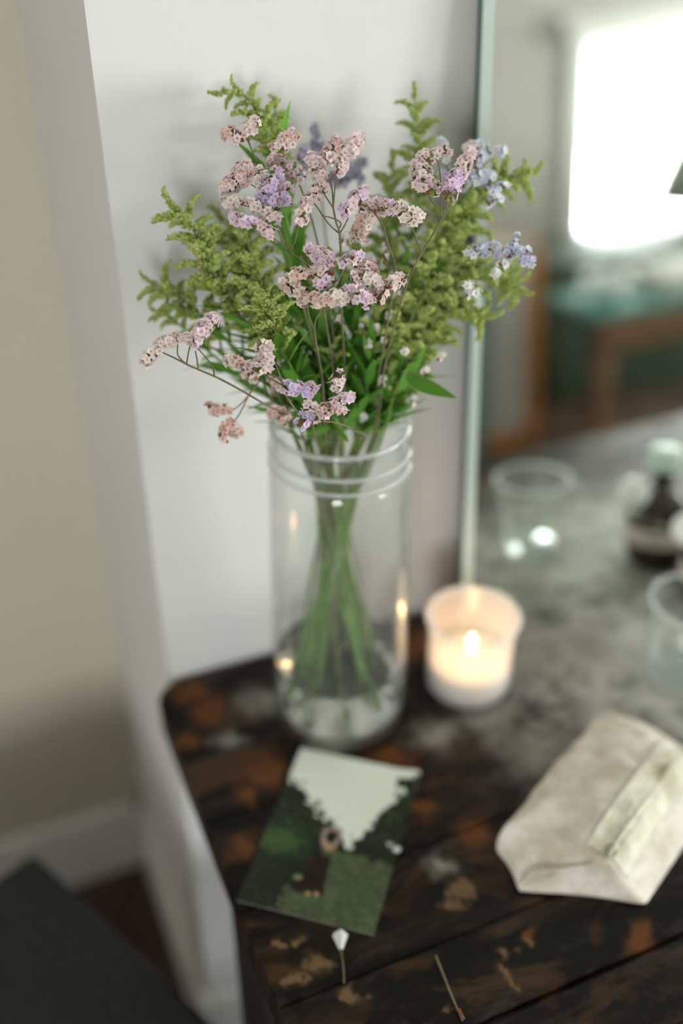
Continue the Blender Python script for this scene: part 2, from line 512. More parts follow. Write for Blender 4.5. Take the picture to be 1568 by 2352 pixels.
for x in (.115, .96):
    mobj('trestle_leg', bbox(x, x + .045, -.275, -.19, FLOOR, -TH - .003, .004), M_TABDARK, table)
    mobj('trestle_foot', bbox(x - .005, x + .05, -.40, -.06, FLOOR, FLOOR + .05, .006), M_TABDARK, table)
mobj('stretcher', bbox(.16, .96, -.255, -.215, -.45, -.39, .004), M_TABDARK, table)

# ------------------------------------------------------------------ dark ottoman, lower left
ott = thing('ottoman', 'charcoal fabric ottoman on the floor beside the table', 'ottoman', (-.2, -.25, FLOOR))
ec, ed = np.array([.0955, -.2265]), np.array([-.422, .906])     # near corner, edge direction
en = np.array([-.906, -.422])
Mo = Matrix(((ed[0], en[0], 0, ec[0]), (ed[1], en[1], 0, ec[1]), (0, 0, 1, 0), (0, 0, 0, 1)))
M_CHAR = plain('charcoal_fabric', (.022, .022, .022), .9, noise=.25, scale=120, bump=.3)
mobj('cushion', xf(bbox(0, .285, 0, .50, -.31, -.20, .012, 3), Mo), M_CHAR, ott)
mobj('base', xf(bbox(.008, .277, .008, .492, FLOOR + .06, -.311, .006), Mo), M_CHAR, ott)
for a, b in ((.03, .03), (.255, .03), (.03, .47), (.255, .47)):
    mobj('foot', xf(bbox(a - .015, a + .015, b - .015, b + .015, FLOOR, FLOOR + .06, .003), Mo), M_TABDARK, ott)

# ------------------------------------------------------------------ mirror
mir = thing('mirror', 'tall frameless mirror leaning on the wall behind the candle', 'mirror', tuple(MIR_P))
def mirror_mat(name, tint, rough):
    m, nt, b, o = nmat(name)
    b.inputs['Metallic'].default_value = 1.0; b.inputs['Base Color'].default_value = (*tint, 1); b.inputs['Roughness'].default_value = rough
    return m
M_MIR = mirror_mat('silvered_glass', (.80, .84, .80), 0.0)
M_BEV = plain('ground_bevel', (.62, .72, .67), .3, spec=.6, metal=.35)
M_GED = plain('green_glass_edge', (.10, .22, .17), .25, spec=.6)
M_BACK = plain('mirror_backing', (.05, .05, .045), .8, noise=.2)
MW, MH, MT, BV = .58, .79, .006, .0085
ey = np.array([0, math.sin(MIR_A), math.cos(MIR_A)]); ex = np.array([1., 0, 0]); nn = MIR_N
def mp(u, v, w): return tuple(MIR_P + ex * u + ey * (v) + nn * w)
mobj('mirror_face', ([mp(BV, .0004, 0), mp(MW - BV, .0004, 0), mp(MW - BV, MH - BV, 0), mp(BV, MH - BV, 0)], [(0, 1, 2, 3)]), M_MIR, mir, smooth=False)
o4 = [(0, 0), (MW, 0), (MW, MH), (0, MH)]; i4 = [(BV, .0004), (MW - BV, .0004), (MW - BV, MH - BV), (BV, MH - BV)]
mobj('bevel', ([mp(u, v, -.0016) for u, v in o4] + [mp(u, v, 0) for u, v in i4], [(k, (k + 1) % 4, 4 + (k + 1) % 4, 4 + k) for k in range(4)]), M_BEV, mir, smooth=False)
mobj('glass_edge', ([mp(u, v, -.0016) for u, v in o4] + [mp(u, v, -MT) for u, v in o4], [(k, 4 + k, 4 + (k + 1) % 4, (k + 1) % 4) for k in range(4)]), M_GED, mir, smooth=False)
mobj('backing', ([mp(u, v, -MT) for u, v in o4] + [mp(u, v, -MT - .002) for u, v in o4],
                 [(4, 7, 6, 5)] + [(k, 4 + k, 4 + (k + 1) % 4, (k + 1) % 4) for k in range(4)]), M_BACK, mir, smooth=False)

# ------------------------------------------------------------------ glass jar with water
JC = np.array([.250, -.100, 0.0005])
JH = .283
jar = thing('glass_jar', 'tall clear glass screw-top jar holding the bouquet', 'jar', tuple(JC))
M_JAR = thin_glass('jar_glass', (.975, .985, .98), 1.15, haze=.035, hazecol=(.92, .95, .94))
M_RIM = thin_glass('rim_glint_glass', (.97, .98, .975), 1.5, haze=.36, hazecol=(.92, .96, .94))  # whitish haze paints bright rim highlights into the glass
outer = [(.0, .0), (.038, .0), (.047, .0015), (.0525, .006), (.0555, .013), (.0568, .024), (.0565, .06), (.0545, .16), (.0532, .225), (.0525, .243)]
outer += [(.0520, .247), (.0505, .250), (.0505, .254), (.0522, .2575), (.0505, .261), (.0505, .266), (.0520, .2695), (.0505, .273), (.0503, .279), (.0500, .282), (.0492, JH)]
inner = [(.0480, .282), (.0478, .276), (.0480, .25), (.0500, .243), (.0510, .225), (.0522, .16), (.0541, .06), (.0543, .026), (.052, .016), (.046, .011), (.036, .010), (0, .0095)]
mobj('jar_body', lathe([(max(r, .0002), z) for r, z in outer + inner], JC, 72), M_JAR, jar)
def ring_at(c, r, z, t, k=64, n=10):
    return lathe([(r + t * math.cos(2 * math.pi * i / n), z + t * math.sin(2 * math.pi * i / n)) for i in range(n)], c, k, closed=True)
mobj('rim', ring_at(JC, .0492, .2815, .0022), M_RIM, jar)
for zt_ in (.2575, .2690):
    an_ = np.linspace(0, 2 * math.pi * .93, 60)
    mobj('screw_thread', tube([JC + np.array([.0513 * math.cos(a), .0513 * math.sin(a), zt_ - .006 * (a / 6.28)]) for a in an_], .0017, .0017, 8), M_RIM, jar)
M_WATER = solid_glass('water', (.985, .992, .985), 1.33)
WZ = .066
wprof = [(.0002, .0100), (.036, .0105), (.046, .0115), (.0518, .0165), (.0540, .0265), (.0538, .06), (.0537, WZ + .0012), (.0525, WZ), (.0002, WZ)]
mobj('water', lathe(wprof, JC, 72), M_WATER, jar)

# ------------------------------------------------------------------ candle
CC = onz(1072, 1575)
can = thing('candle_jar', 'lit white candle in a frosted glass tumbler beside the flower jar', 'candle', tuple(CC))
M_CGL = thin_glass('candle_glass', (.97, .97, .97), 1.0, haze=.36, hazecol=(.92, .9, .9))
CHh = .082
co = [(.0002, .0006), (.026, .0006), (.0335, .003), (.0365, .009), (.0375, .018), (.0370, .035), (.0367, .055), (.0378, .068), (.0398, .077), (.0405, .0805), (.0398, CHh)]
ci = [(.0380, .0815), (.0378, .077), (.0356, .067), (.0345, .055), (.0348, .035), (.0352, .02), (.0342, .011), (.031, .007), (.024, .006), (.0002, .006)]
mobj('tumbler', lathe(co + ci, CC, 64), M_CGL, can)
mobj('rim', ring_at(CC, .0394, .0808, .0021), M_RIM, can)
def wax_mat():
    m, nt, b, o = nmat('candle_wax')
    b.inputs['Base Color'].default_value = (.86, .80, .68, 1); b.inputs['Roughness'].default_value = .45
    b.inputs['Subsurface Weight'].default_value = .5
    b.inputs['Subsurface Radius'].default_value = (.02, .012, .006)
    b.inputs['Subsurface Scale'].default_value = .5
    return m
mobj('wax', lathe([(.0002, .0065), (.024, .0067), (.0305, .0076), (.0338, .0116), (.0347, .02), (.0341, .0325), (.0325, .0335), (.02, .0325), (.0002, .032)], CC, 64), wax_mat(), can)
wk = CC + np.array([0, 0, .0318])
wick = mobj('wick', tube([wk, wk + [0.0005, 0, .005], wk + [.0015, 0, .010]], .0008, .0006), plain('charred_wick', (.02, .015, .01), .9, noise=.2), can)
def flame_mat():
    m, nt, b, o = nmat('flame')
    nt.nodes.remove(b)
    e = N(nt, 'ShaderNodeEmission', i_Strength=8.0); e.inputs['Color'].default_value = (1.0, .62, .28, 1)
    nt.links.new(e.outputs[0], o.inputs['Surface'])
    return m
fl = [(.0002, 0), (.0022, .002), (.0036, .005), (.0040, .008), (.0034, .012), (.0022, .016), (.001, .0195), (.0002, .022)]
mobj('flame', lathe(fl, wk + np.array([.001, 0, .0065]), 20), flame_mat(), can)
cl = bpy.data.lights.new('candle_light', 'POINT'); cl.energy = .019; cl.color = (1.0, .55, .22); cl.shadow_soft_size = .006
clo = bpy.data.objects.new('candle_light', cl); clo.location = wk + np.array([.001, 0, .034]); COL.objects.link(clo)

# ------------------------------------------------------------------ drinking glass
GC = np.array([.551, -.183, .0004])
dg = thing('drinking_glass', 'empty clear drinking glass standing behind the linen pouch', 'glass', tuple(GC))
M_DGL = thin_glass('drinking_glass_wall', (.97, .985, .978), 1.1, haze=.03, hazecol=(.9, .95, .93))
go = [(.0002, 0), (.027, 0), (.0305, .002), (.032, .006), (.0365, .045), (.0405, .084), (.0408, .0868), (.0398, .088)]
gi = [(.0388, .0868), (.0386, .084), (.0345, .045), (.0305, .012), (.028, .0095), (.0002, .009)]
mobj('tumbler', lathe(go + gi, GC, 64), M_DGL, dg)
mobj('rim', ring_at(GC, .0398, .0868, .0018), M_RIM, dg)
mobj('thick_base', lathe([(.0002, .0012), (.026, .0012), (.029, .003), (.0302, .0065), (.0285, .009), (.0002, .0088)], GC, 48), M_RIM, dg)

# ------------------------------------------------------------------ print (photograph lying on the table)
pq = [onz(692, 1717), onz(968, 1784), onz(857, 2143), onz(539, 2073)]   # TL TR BR BL
pc = sum(pq) / 4
pu = (pq[1] - pq[0] + pq[2] - pq[3]); pu[2] = 0; pu /= np.linalg.norm(pu)
pv = np.array([pu[1], -pu[0], 0.0])           # towards the bottom of the print
PW, PH = .1016, .1524
prn = thing('photo_print', 'glossy photo print of trees lying on the plank table', 'photograph', (pc[0], pc[1], .0004))
nu, nv = 80, 120
uu, vv = np.meshgrid(np.linspace(0, 1, nu), np.linspace(0, 1, nv))
xx, yy = uu * 10, vv * 15
n1 = fbm(xx * 1.3, yy * 1.3, 5); n2 = fbm(xx * 3 + 9, yy * 3 + 4, 4); n3 = fbm(xx * 6 + 2, yy * 6 + 8, 3)
left = 2.9 + uu * 10 * .85 + (n2 - .5) * 3.2 + (n1 - .5) * 2.4        # tree line left, lower towards the middle
right = 9.6 - (uu - .60) / .40 * 9.5 + (n2 - .5) * 3.0 + (n1 - .5) * 2
sky = (yy < np.minimum(left, 9.4)) & ((uu < .62) | (yy < right))
slit = (np.abs((yy - 1.3) - (1 - uu) * 1.0) < .5) & (uu > .84)
cR = np.zeros((nv, nu, 3))
skyc = np.stack([.80 - .02 * vv, .86 - .01 * vv, .76 - .03 * vv], -1)
darkc = np.stack([.006 + .02 * n3 ** 3, .009 + .045 * n3 ** 3, .005 + .01 * n3 ** 3], -1)
leafm = np.clip((n2 - .58) * 6, 0, 1)[..., None] * (((uu < .45) & (yy < 10.5)) | ((uu > .6) & (yy < 8)))[..., None]
darkc = darkc * (1 - leafm) + np.array([.035, .075, .02]) * leafm
cR[:] = darkc
cR[sky] = skyc[sky]
cR[slit & sky] = (.01, .02, .008)
grass = ((uu > .46 + (n1 - .5) * .2) & (yy > 8.9 + (n1 - .5) * 1.6)) | ((yy > 13.1 + (n1 - .5) * 1.2) & (uu > .28 + (n2 - .5) * .25))
gcol = np.stack([.068 + .07 * (n2 - .5), .092 + .09 * (n2 - .5), .045 + .04 * (n2 - .5)], -1)
cR[grass] = gcol[grass]
bush = (np.hypot((uu - .13) / .17, (yy - 9.3) / 1.1) + (n3 - .5) * 1.4 < 1)
cR[bush] = np.stack([.02 + .04 * n3, .055 + .07 * n3, .014 + .015 * n3], -1)[bush]
# a standing figure in a dark coat with a pale arch of blossoms above
fig = (np.abs(uu - .47) < (.06 + .012 * (yy - 9))) & (yy > 9.6) & (yy < 13.0)
cR[fig] = (.014, .006, .005)
rd = np.hypot((uu - .49) * 10 / .75, (yy - 7.9) / .95)
cR[(rd > .62) & (rd < 1.05) & (n3 > .36) & (uu < .56)] = (.42, .31, .28)
cR[(np.hypot((uu - .50) * 10 / .5, (yy - 8.95) / .16) < 1)] = (.48, .27, .12)
for a, b in ((.47, 13.1), (.53, 12.95)): cR[np.hypot((uu - a) * 10 / .17, (yy - b) / .17) < 1] = (.45, .28, .13)
cR[np.hypot((uu - .36) * 10 / .35, (yy - 12.0) / .2) + (n3 - .5) < .9] = (.25, .26, .14)
cR[np.hypot((uu - .93) * 10 / .25, (yy - 7.4) / .22) < 1] = (.5, .5, .48)
curl = .0012 * np.clip((uu - .75) / .25, 0, 1) ** 2 * np.clip((.3 - vv) / .3, 0, 1) ** 2 * 3 + .0011
pts = pc + (uu[..., None] - .5) * PW * pu + (vv[..., None] - .5) * PH * pv
pts[..., 2] = curl
V = pts.reshape(-1, 3); F = [(j * nu + i, (j + 1) * nu + i, (j + 1) * nu + i + 1, j * nu + i + 1) for j in range(nv - 1) for i in range(nu - 1)]
def print_mat():
    m, nt, b, o = nmat('glossy_print')
    a = N(nt, 'ShaderNodeVertexColor', layer_name='ink')
    nt.links.new(a.outputs['Color'], b.inputs['Base Color'])
    b.inputs['Roughness'].default_value = .28; b.inputs['Specular IOR Level'].default_value = .35
    return m
po = mobj('picture', (V, F), print_mat(), prn)
ca = po.data.color_attributes.new('ink', 'FLOAT_COLOR', 'POINT')
ca.data.foreach_set('color', np.concatenate([cR.reshape(-1, 3), np.ones((nu * nv, 1))], 1).astype(np.float32).ravel())
e = .0006
bp4 = [pc + (a - .5) * (PW - .0002) * pu + (b - .5) * (PH - .0002) * pv for a, b in ((0, 0), (1, 0), (1, 1), (0, 1))]
mobj('paper_back', ([(p[0], p[1], .0009) for p in bp4] + [(p[0], p[1], .0005) for p in bp4],
                    [(3, 2, 1, 0), (4, 5, 6, 7)] + [(k, (k + 1) % 4, 4 + (k + 1) % 4, 4 + k) for k in range(4)]), plain('photo_paper', (.42, .43, .40), .5, noise=.03), prn, smooth=False)

# ------------------------------------------------------------------ linen pouch
PA = np.array([.294, -.287]); pa = np.array([.89, .456]); pb = np.array([.456, -.89])
pou = thing('linen_pouch', 'natural linen zip pouch lying on the plank table', 'pouch', (*(PA + pa * .08 + pb * .05), .0005))
def linen_mat(name, c, s=900, bump=.5):
    m, nt, b, o = nmat(name)
    g = N(nt, 'ShaderNodeNewGeometry')
    n0 = N(nt, 'ShaderNodeTexNoise', i_Scale=26.0, i_Detail=5.0, i_Roughness=.65)
    nt.links.new(g.outputs['Position'], n0.inputs['Vector'])
    r = ramp(nt, n0.outputs['Fac'], [(.33, tuple(q * k for q, k in zip(c, (.58, .54, .44)))), (.62, c)])
    nt.links.new(r.outputs[0], b.inputs['Base Color'])
    b.inputs['Roughness'].default_value = .9; b.inputs['Specular IOR Level'].default_value = .15
    n1 = N(nt, 'ShaderNodeTexNoise', i_Scale=float(s), i_Detail=3.0)
    nt.links.new(g.outputs['Position'], n1.inputs['Vector'])
    bp = N(nt, 'ShaderNodeBump', i_Strength=bump, i_Distance=.0004)
    nt.links.new(n1.outputs['Fac'], bp.inputs['Height']); nt.links.new(bp.outputs[0], b.inputs['Normal'])
    return m
M_LIN = linen_mat('natural_linen', (.74, .70, .63))
M_TAPE = linen_mat('zip_tape_cotton', (.76, .76, .64), 1500, .2)
M_TAPE2 = linen_mat('zip_coil_cotton', (.82, .82, .72), 1500, .2)
LEN = .172
# profile across the pouch (b, z), from the left ground edge over the top to the right ground edge
prof = np.array([(.006, .0006), (.0, .006), (-.002, .016), (.000, .027), (.006, .0345), (.016, .0395), (.03, .0425), (.045, .043), (.058, .0415), (.069, .0385),
                 (.0755, .0365), (.082, .0325), (.091, .022), (.099, .010), (.1045, .003), (.105, .0006)])
tprm = np.linspace(0, 1, len(prof)); tq = np.linspace(0, 1, 46)
prof = np.stack([np.interp(tq, tprm, prof[:, 0]), np.interp(tq, tprm, prof[:, 1])], 1)
def pouch_pt(s, j, infl=0.0):
    b_, z_ = prof[j]
    t = tq[j]
    fall = 1 - .35 * max(0, (s - .72) / .28) ** 2                     # flattens towards the far end
    start = np.interp(t, [0, .1, .25, .45, .62, .72, .88, 1.0], [.004, .002, .012, .020, .024, .026, .030, .036])   # slanted near end
    a_ = start + (LEN - start) * s
    k = 1 - .12 * max(0, 1 - s / .18) ** 2
    w = (fbm(np.array(s * 6 + 3), np.array(t * 5 + 1), 3) - .5) * .0110 + (fbm(np.array(s * 14 + 7), np.array(t * 10), 2) - .5) * .005
    dent = -.009 * math.exp(-((s - .10) / .09) ** 2 - ((t - .42) / .10) ** 2)
    zz = z_ * fall * k
    if z_ > .004: zz += (w + dent) * min(1, z_ / .02) + infl
    p = PA + pa * a_ + pb * b_
    return np.array([p[0], p[1], max(.0006, zz)])
ns = 44
V, F = [], []
for i in range(ns + 1):
    for j in range(len(prof)): V.append(pouch_pt(i / ns, j))
m_ = len(prof)
for i in range(ns):
    for j in range(m_ - 1): F.append((i * m_ + j, i * m_ + j + 1, (i + 1) * m_ + j + 1, (i + 1) * m_ + j))
    F.append((i * m_ + m_ - 1, i * m_, (i + 1) * m_, (i + 1) * m_ + m_ - 1))
# far end: close to a seam;  near end: folded gusset with the low tip pushed out
def endcap(ring, tip, sign, pull):
    global V, F
    R = [V[q] for q in ring]; prevr = ring
    for st in range(1, 6):
        u = st / 6
        nr = []
        for q in R:
            d = q + (tip - q) * u
            d = d + pull * math.sin(math.pi * u)
            d[2] = max(.0006, d[2]); nr.append(len(V)); V.append(d)
        for j in range(len(ring)):
            k2 = (j + 1) % len(ring)
            F.append((prevr[j], prevr[k2], nr[k2], nr[j]) if sign > 0 else (prevr[k2], prevr[j], nr[j], nr[k2]))
        prevr = nr
    c = len(V); V.append(tip)
    for j in range(len(ring)):
        k2 = (j + 1) % len(ring)
        F.append((prevr[j], prevr[k2], c) if sign > 0 else (prevr[k2], prevr[j], c))
def wp(a, b, z): q = PA + pa * a + pb * b; return np.array([q[0], q[1], z])
endcap([ns * m_ + j for j in range(m_)], wp(LEN + .012, .05, .012), 1, np.array([0, 0, .002]))
endcap(list(range(m_)), wp(-.014, .030, .002), -1, np.array([*( pa * .004), -.001]))
po_ = mobj('pouch_body', (V, F), M_LIN, pou)
sm = po_.modifiers.new('soft', 'SUBSURF'); sm.levels = 1; sm.render_levels = 1
def strip(j0, j1, lift, s0, s1, n=40):
    Vv, Ff = [], []
    js = list(range(j0, j1 + 1))
    for i in range(n + 1):
        s = s0 + (s1 - s0) * i / n
        for jj in js: Vv.append(pouch_pt(s, jj) + np.array([0, 0, lift]) + np.array([pb[0], pb[1], 0]) * lift * .4)
    w = len(js)
    for i in range(n):
        for k in range(w - 1): Ff.append((i * w + k, i * w + k + 1, (i + 1) * w + k + 1, (i + 1) * w + k))
    return Vv, Ff
zt = mobj('zip_tape', strip(24, 35, .0008, .03, .99), M_TAPE, pou)
def surf_line(j, lift, s0, s1, n=40): return [pouch_pt(s0 + (s1 - s0) * i / n, j) + np.array([0, 0, lift]) for i in range(n + 1)]
mobj('zip_coil', tube(surf_line(29, .0012, .03, .99), .0016, .0016, 6), M_TAPE2, zt)
mobj('stitched_edge', tube(surf_line(24, .0009, .03, .99), .0008, .0008, 5), M_TAPE2, zt)
mobj('stitch_line', tube(surf_line(27, .0009, .03, .99), .0006, .0006, 5), M_TAPE2, zt)
mobj('stitch_line', tube(surf_line(31, .0009, .03, .99), .0006, .0006, 5), M_TAPE2, zt)
mobj('stitched_edge', tube(surf_line(35, .0009, .03, .99), .0008, .0008, 5), M_TAPE2, zt)
M_SLID = plain('zip_slider_metal', (.45, .46, .40), .3, noise=.1, metal=.9)
zc = pouch_pt(.05, 29) + np.array([0, 0, .004])
an = np.linspace(0, 2 * math.pi, 20)
mobj('slider_ring', tube([zc + .0055 * math.cos(q) * np.array([*pb, 0]) * .6 + .0055 * math.sin(q) * np.array([0.15, 0, .9]) for q in an], .0008, .0008, 6, False), M_SLID, pou)
# corner fold of the gusset: a thick hem seam from the low tip to the zip end
mobj('gusset_seam', tube(catmull([wp(-.012, .028, .004), wp(-.004, .034, .014), wp(.010, .052, .022), wp(.019, .066, .030)], 16), .0012, .001, 6), M_LIN, pou)

# ------------------------------------------------------------------ flowers: shared meshes
def C8(r, g, b): 
    f = lambda q: ((q / 255 + .055) / 1.055) ** 2.4 if q > 10 else q / 255 / 12.92
    return (f(r), f(g), f(b))
M_THROAT = plain('floret_throat', C8(135, 70, 48), .8, noise=.3, scale=900)
M_CALYX = plain('floret_calyx', C8(120, 98, 74), .8, noise=.25, scale=600)
PET = {k: petal_mat('petal_' + k, c) for k, c in dict(pink=C8(240, 220, 221), cream=C8(244, 231, 222), lilac=C8(236, 212, 236), violet=C8(222, 212, 245),
                                                      peach=C8(234, 202, 190), blue=C8(220, 226, 245), white=C8(240, 242, 240), grey=C8(186, 184, 204)).items()}
def floret_mesh(col, seed):
    r_ = random.Random(seed)
    V = [(0, 0, .25)]; fm = []; F = []
    K = 10
    def ring(rad, z, lob=0.0, ruf=0.0):
        s = len(V)
        for j in range(K):
            a = 2 * math.pi * j / K
            rr = rad * (1 + (lob if j % 2 == 0 else -lob)) * (1 + r_.uniform(-.10, .10) * (1 if ruf else 0))
            V.append((rr * math.cos(a), rr * math.sin(a), z + r_.uniform(-ruf, ruf)))
        return s
    t = ring(.13, .30); a = ring(.36, .50, 0, .02); b = ring(1.0, .66, .19, .16); d = ring(.20, -.55)
    for j in range(K):
        k = (j + 1) % K
        F.append((0, t + j, t + k)); fm.append(0)
        F.append((t + j, a + j, a + k, t + k)); fm.append(0 if j in (2, 6) else 1)
        F.append((a + j, b + j, b + k, a + k)); fm.append(1)
        F.append((a + j, a + k, d + k, d + j)); fm.append(2)
    return mesh('floret', V, F, [M_THROAT, PET[col], M_CALYX], True, fm)
FLO = {c: [floret_mesh(c, i * 13 + len(c)) for i in range(3)] for c in PET}
M_SSTEM = plain('statice_stem', C8(112, 104, 78), .8, noise=.3, scale=150)
M_SSTEM_G = plain('statice_stem_green', C8(120, 128, 84), .75, noise=.3, scale=150)
M_BRACT = plain('spike_bract', C8(128, 84, 58), .85, noise=.3, scale=300)

bgm = bud_mat('goldenrod_buds', C8(166, 192, 84), C8(224, 232, 160))
M_GSTEM = plain('goldenrod_stem', C8(104, 140, 66), .6, noise=.2, scale=80)
def leaf_mat(name, c):
    return petal_mat(name, c, .35, .35)
M_LEAF = leaf_mat('goldenrod_leaf', C8(102, 158, 58))
ICO = None
def ico():
    global ICO
    if ICO is None:
        bm = bmesh.new(); bmesh.ops.create_icosphere(bm, subdivisions=1, radius=1); bm.verts.index_update()
        ICO = [tuple(v.co) for v in bm.verts], [tuple(v.index for v in f.verts) for f in bm.faces]; bm.free()
    return ICO
def plume_mesh(seed, nb=64, thick=1.0):
    """unit-length goldenrod side branch along +z, arching towards +x, crowded with buds"""
    r_ = random.Random(seed)
    axis = np.array([(.42 * t * t - .10 * t, 0, t * (1 - .22 * t)) for t in np.linspace(0, 1, 9)])
    parts = [tube(axis, .018, .008, 4)]
    iv, jf = ico()
    V, F = parts[0]; V = [tuple(q) for q in V]; F = list(F)
    fm = [1] * len(F)
    for b in range(nb):
        t = .10 + .90 * (b + r_.random()) / nb
        k = t * 8; i = min(7, int(k)); p = axis[i] + (axis[i + 1] - axis[i]) * (k - i)
        az = r_.uniform(0, 2 * math.pi)
        rad = thick * r_.uniform(.03, .19) * (1.05 - .6 * t)
        d = np.array([math.cos(az), math.sin(az), .9]); d /= np.linalg.norm(d)
        c = p + d * rad + np.array([-.02, 0, 0])
        s = r_.uniform(.026, .046)
        Mx = basis(d, (0.3, 1, .2)) @ Matrix.Diagonal((s, s, s * 1.7, 1))
        n = len(V)
        for q in iv: w = Mx @ Vector(q); V.append((c[0] + w[0], c[1] + w[1], c[2] + w[2]))
        F += [tuple(n + z for z in q) for q in jf]; fm += [0] * len(jf)
    return mesh('plume', V, F, [bgm, M_GSTEM], True, fm)
PLUMES = [plume_mesh(i, 95 + 10 * i) for i in range(4)]
def leaf_mesh(seed, w=.14, bend=.25):
    r_ = random.Random(seed)
    V, F = [], []
    n = 8
    for i in range(n + 1):
        t = i / n
        hw = w * math.sin(math.pi * min(1, t ** .75)) ** .9 * (1 - .15 * t) * .5 + .004
        x = bend * t * t
        V += [(x + .25 * hw, -hw, t), (x, 0, t), (x + .25 * hw, hw, t)]
    for i in range(n):
        a = i * 3
        F += [(a, a + 1, a + 4, a + 3), (a + 1, a + 2, a + 5, a + 4)]
    return mesh('leaf', V, F, M_LEAF)
LEAVES = [leaf_mesh(1, .15, .2), leaf_mesh(2, .12, .38), leaf_mesh(3, .18, .10)]

# ------------------------------------------------------------------ stems in the jar
stem_i = [0]
def jar_route(top):
    """mouth, crossing and foot points for a stem that arrives above the rim at point top"""
    i = stem_i[0]; stem_i[0] += 1
    v = top[:2] - JC[:2]; n = np.linalg.norm(v) + 1e-9; d = v / n
    rm = min(.042, max(.014, n * .8))
    mouth = np.array([JC[0] + d[0] * rm, JC[1] + d[1] * rm, .272])
    a = i * 2.399
    cross = np.array([JC[0] - .004 + .009 * math.cos(a), JC[1] + .009 * math.sin(a), .190 + .02 * math.sin(i * 1.7)])
    fr = .026 + .018 * ((i * 37) % 10) / 10
    an = math.atan2(-d[1], -d[0]) + .9 * math.sin(i * 2.1)
    foot = np.array([JC[0] + fr * math.cos(an), JC[1] + fr * math.sin(an), .022 + .02 * ((i * 13) % 7) / 7])
    return mouth, cross, foot
STEMS = []          # stems are meshed at the end, once they have been laid beside each other in the jar
def lay_stem(root, path, ra, rb, k, mat, name, extra=()):
    STEMS.append(dict(root=root, path=np.array(path), rad=np.linspace(ra, rb, len(path)), k=k, mat=mat, name=name, extra=list(extra)))
def settle_stems():
    """push the stems apart below the rim until they lie side by side, inside the glass"""
    ZT, dz = .304, .003
    lev = np.arange(ZT, .012, -dz)
    n, m = len(STEMS), len(lev)
    X = np.full((n, m, 2), np.nan); R = np.zeros((n, m))
    for i, st in enumerate(STEMS):
        p, r = st['path'], st['rad']
        z = p[:, 2]
        i0 = len(z) - 1
        while i0 > 0 and z[i0 - 1] < ZT: i0 -= 1                  # first point of the last run below ZT
        st['i0'] = i0
        q = p[i0:]; o = np.argsort(q[:, 2]); zz = q[o, 2]
        ok = (lev <= zz[-1]) & (lev >= zz[0])
        for c in (0, 1): X[i, ok, c] = np.interp(lev[ok], zz, q[o, c]) - JC[c]
        rr = np.interp(lev, zz, r[i0:][o])
        g = np.zeros(m)
        if ok.sum() > 2:
            gx = np.gradient(X[i, ok], dz, axis=0); g[ok] = np.hypot(gx[:, 0], gx[:, 1])
        R[i] = rr * np.sqrt(1 + np.minimum(g, 2.0) ** 2)
    act = ~np.isnan(X[:, :, 0])
    zi = np.array([z for _, z in inner])[::-1]; ri = np.array([r for r, _ in inner])[::-1]
    lim = np.interp(lev, zi, ri); lim[lev > JH] = 9.0
    mob = np.clip((ZT - lev) / (ZT - .290), 0, 1)                 # stems keep their place above the rim
    X0 = np.nan_to_num(X)
    Y = X0.copy()
    A = act[:, None, :] & act[None, :, :] & ~np.eye(n, dtype=bool)[:, :, None]
    need = (R[:, None, :] + R[None, :, :]) * 1.02 + .0001
    for it in range(260):
        d = Y[:, None] - Y[None, :]
        dist = np.sqrt((d ** 2).sum(-1)) + 1e-7
        push = np.where(A & (dist < need), (need - dist) / dist * .32, 0)[..., None] * d
        Y += push.sum(1) * mob[None, :, None]
        if it < 200:                                              # keep each stem a smooth line
            for i in range(n):
                a = np.flatnonzero(act[i])
                if len(a) > 4:
                    s_ = Y[i, a].copy()
                    s_[1:-1] = .5 * s_[1:-1] + .25 * (s_[:-2] + s_[2:])
                    Y[i, a] = Y[i, a] + (s_ - Y[i, a]) * mob[a][:, None]
        rad = np.sqrt((Y ** 2).sum(-1)) + 1e-9
        mx = np.maximum(lim[None, :] - R - .0003, .002)
        f = np.where(act & (rad > mx) & (lev[None, :] < JH), mx / rad, 1.0)
        Y *= f[..., None]
    for i, st in enumerate(STEMS):
        a = np.flatnonzero(act[i])
        if len(a) < 3: continue
        low = np.stack([Y[i, a, 0] + JC[0], Y[i, a, 1] + JC[1], lev[a]], 1)
        p, r, i0 = st['path'], st['rad'], st['i0']
        zz = p[i0:, 2]; o = np.argsort(zz)
        st['path'] = np.vstack([p[:i0], low]); st['rad'] = np.concatenate([r[:i0], np.interp(lev[a], zz[o], r[i0:][o])])
def build_stems():
    settle_stems()
    for st in STEMS:
        mobj(st['name'], join(tube(st['path'], st['rad'], None, st['k']), *st['extra']), st['mat'], st['root'])
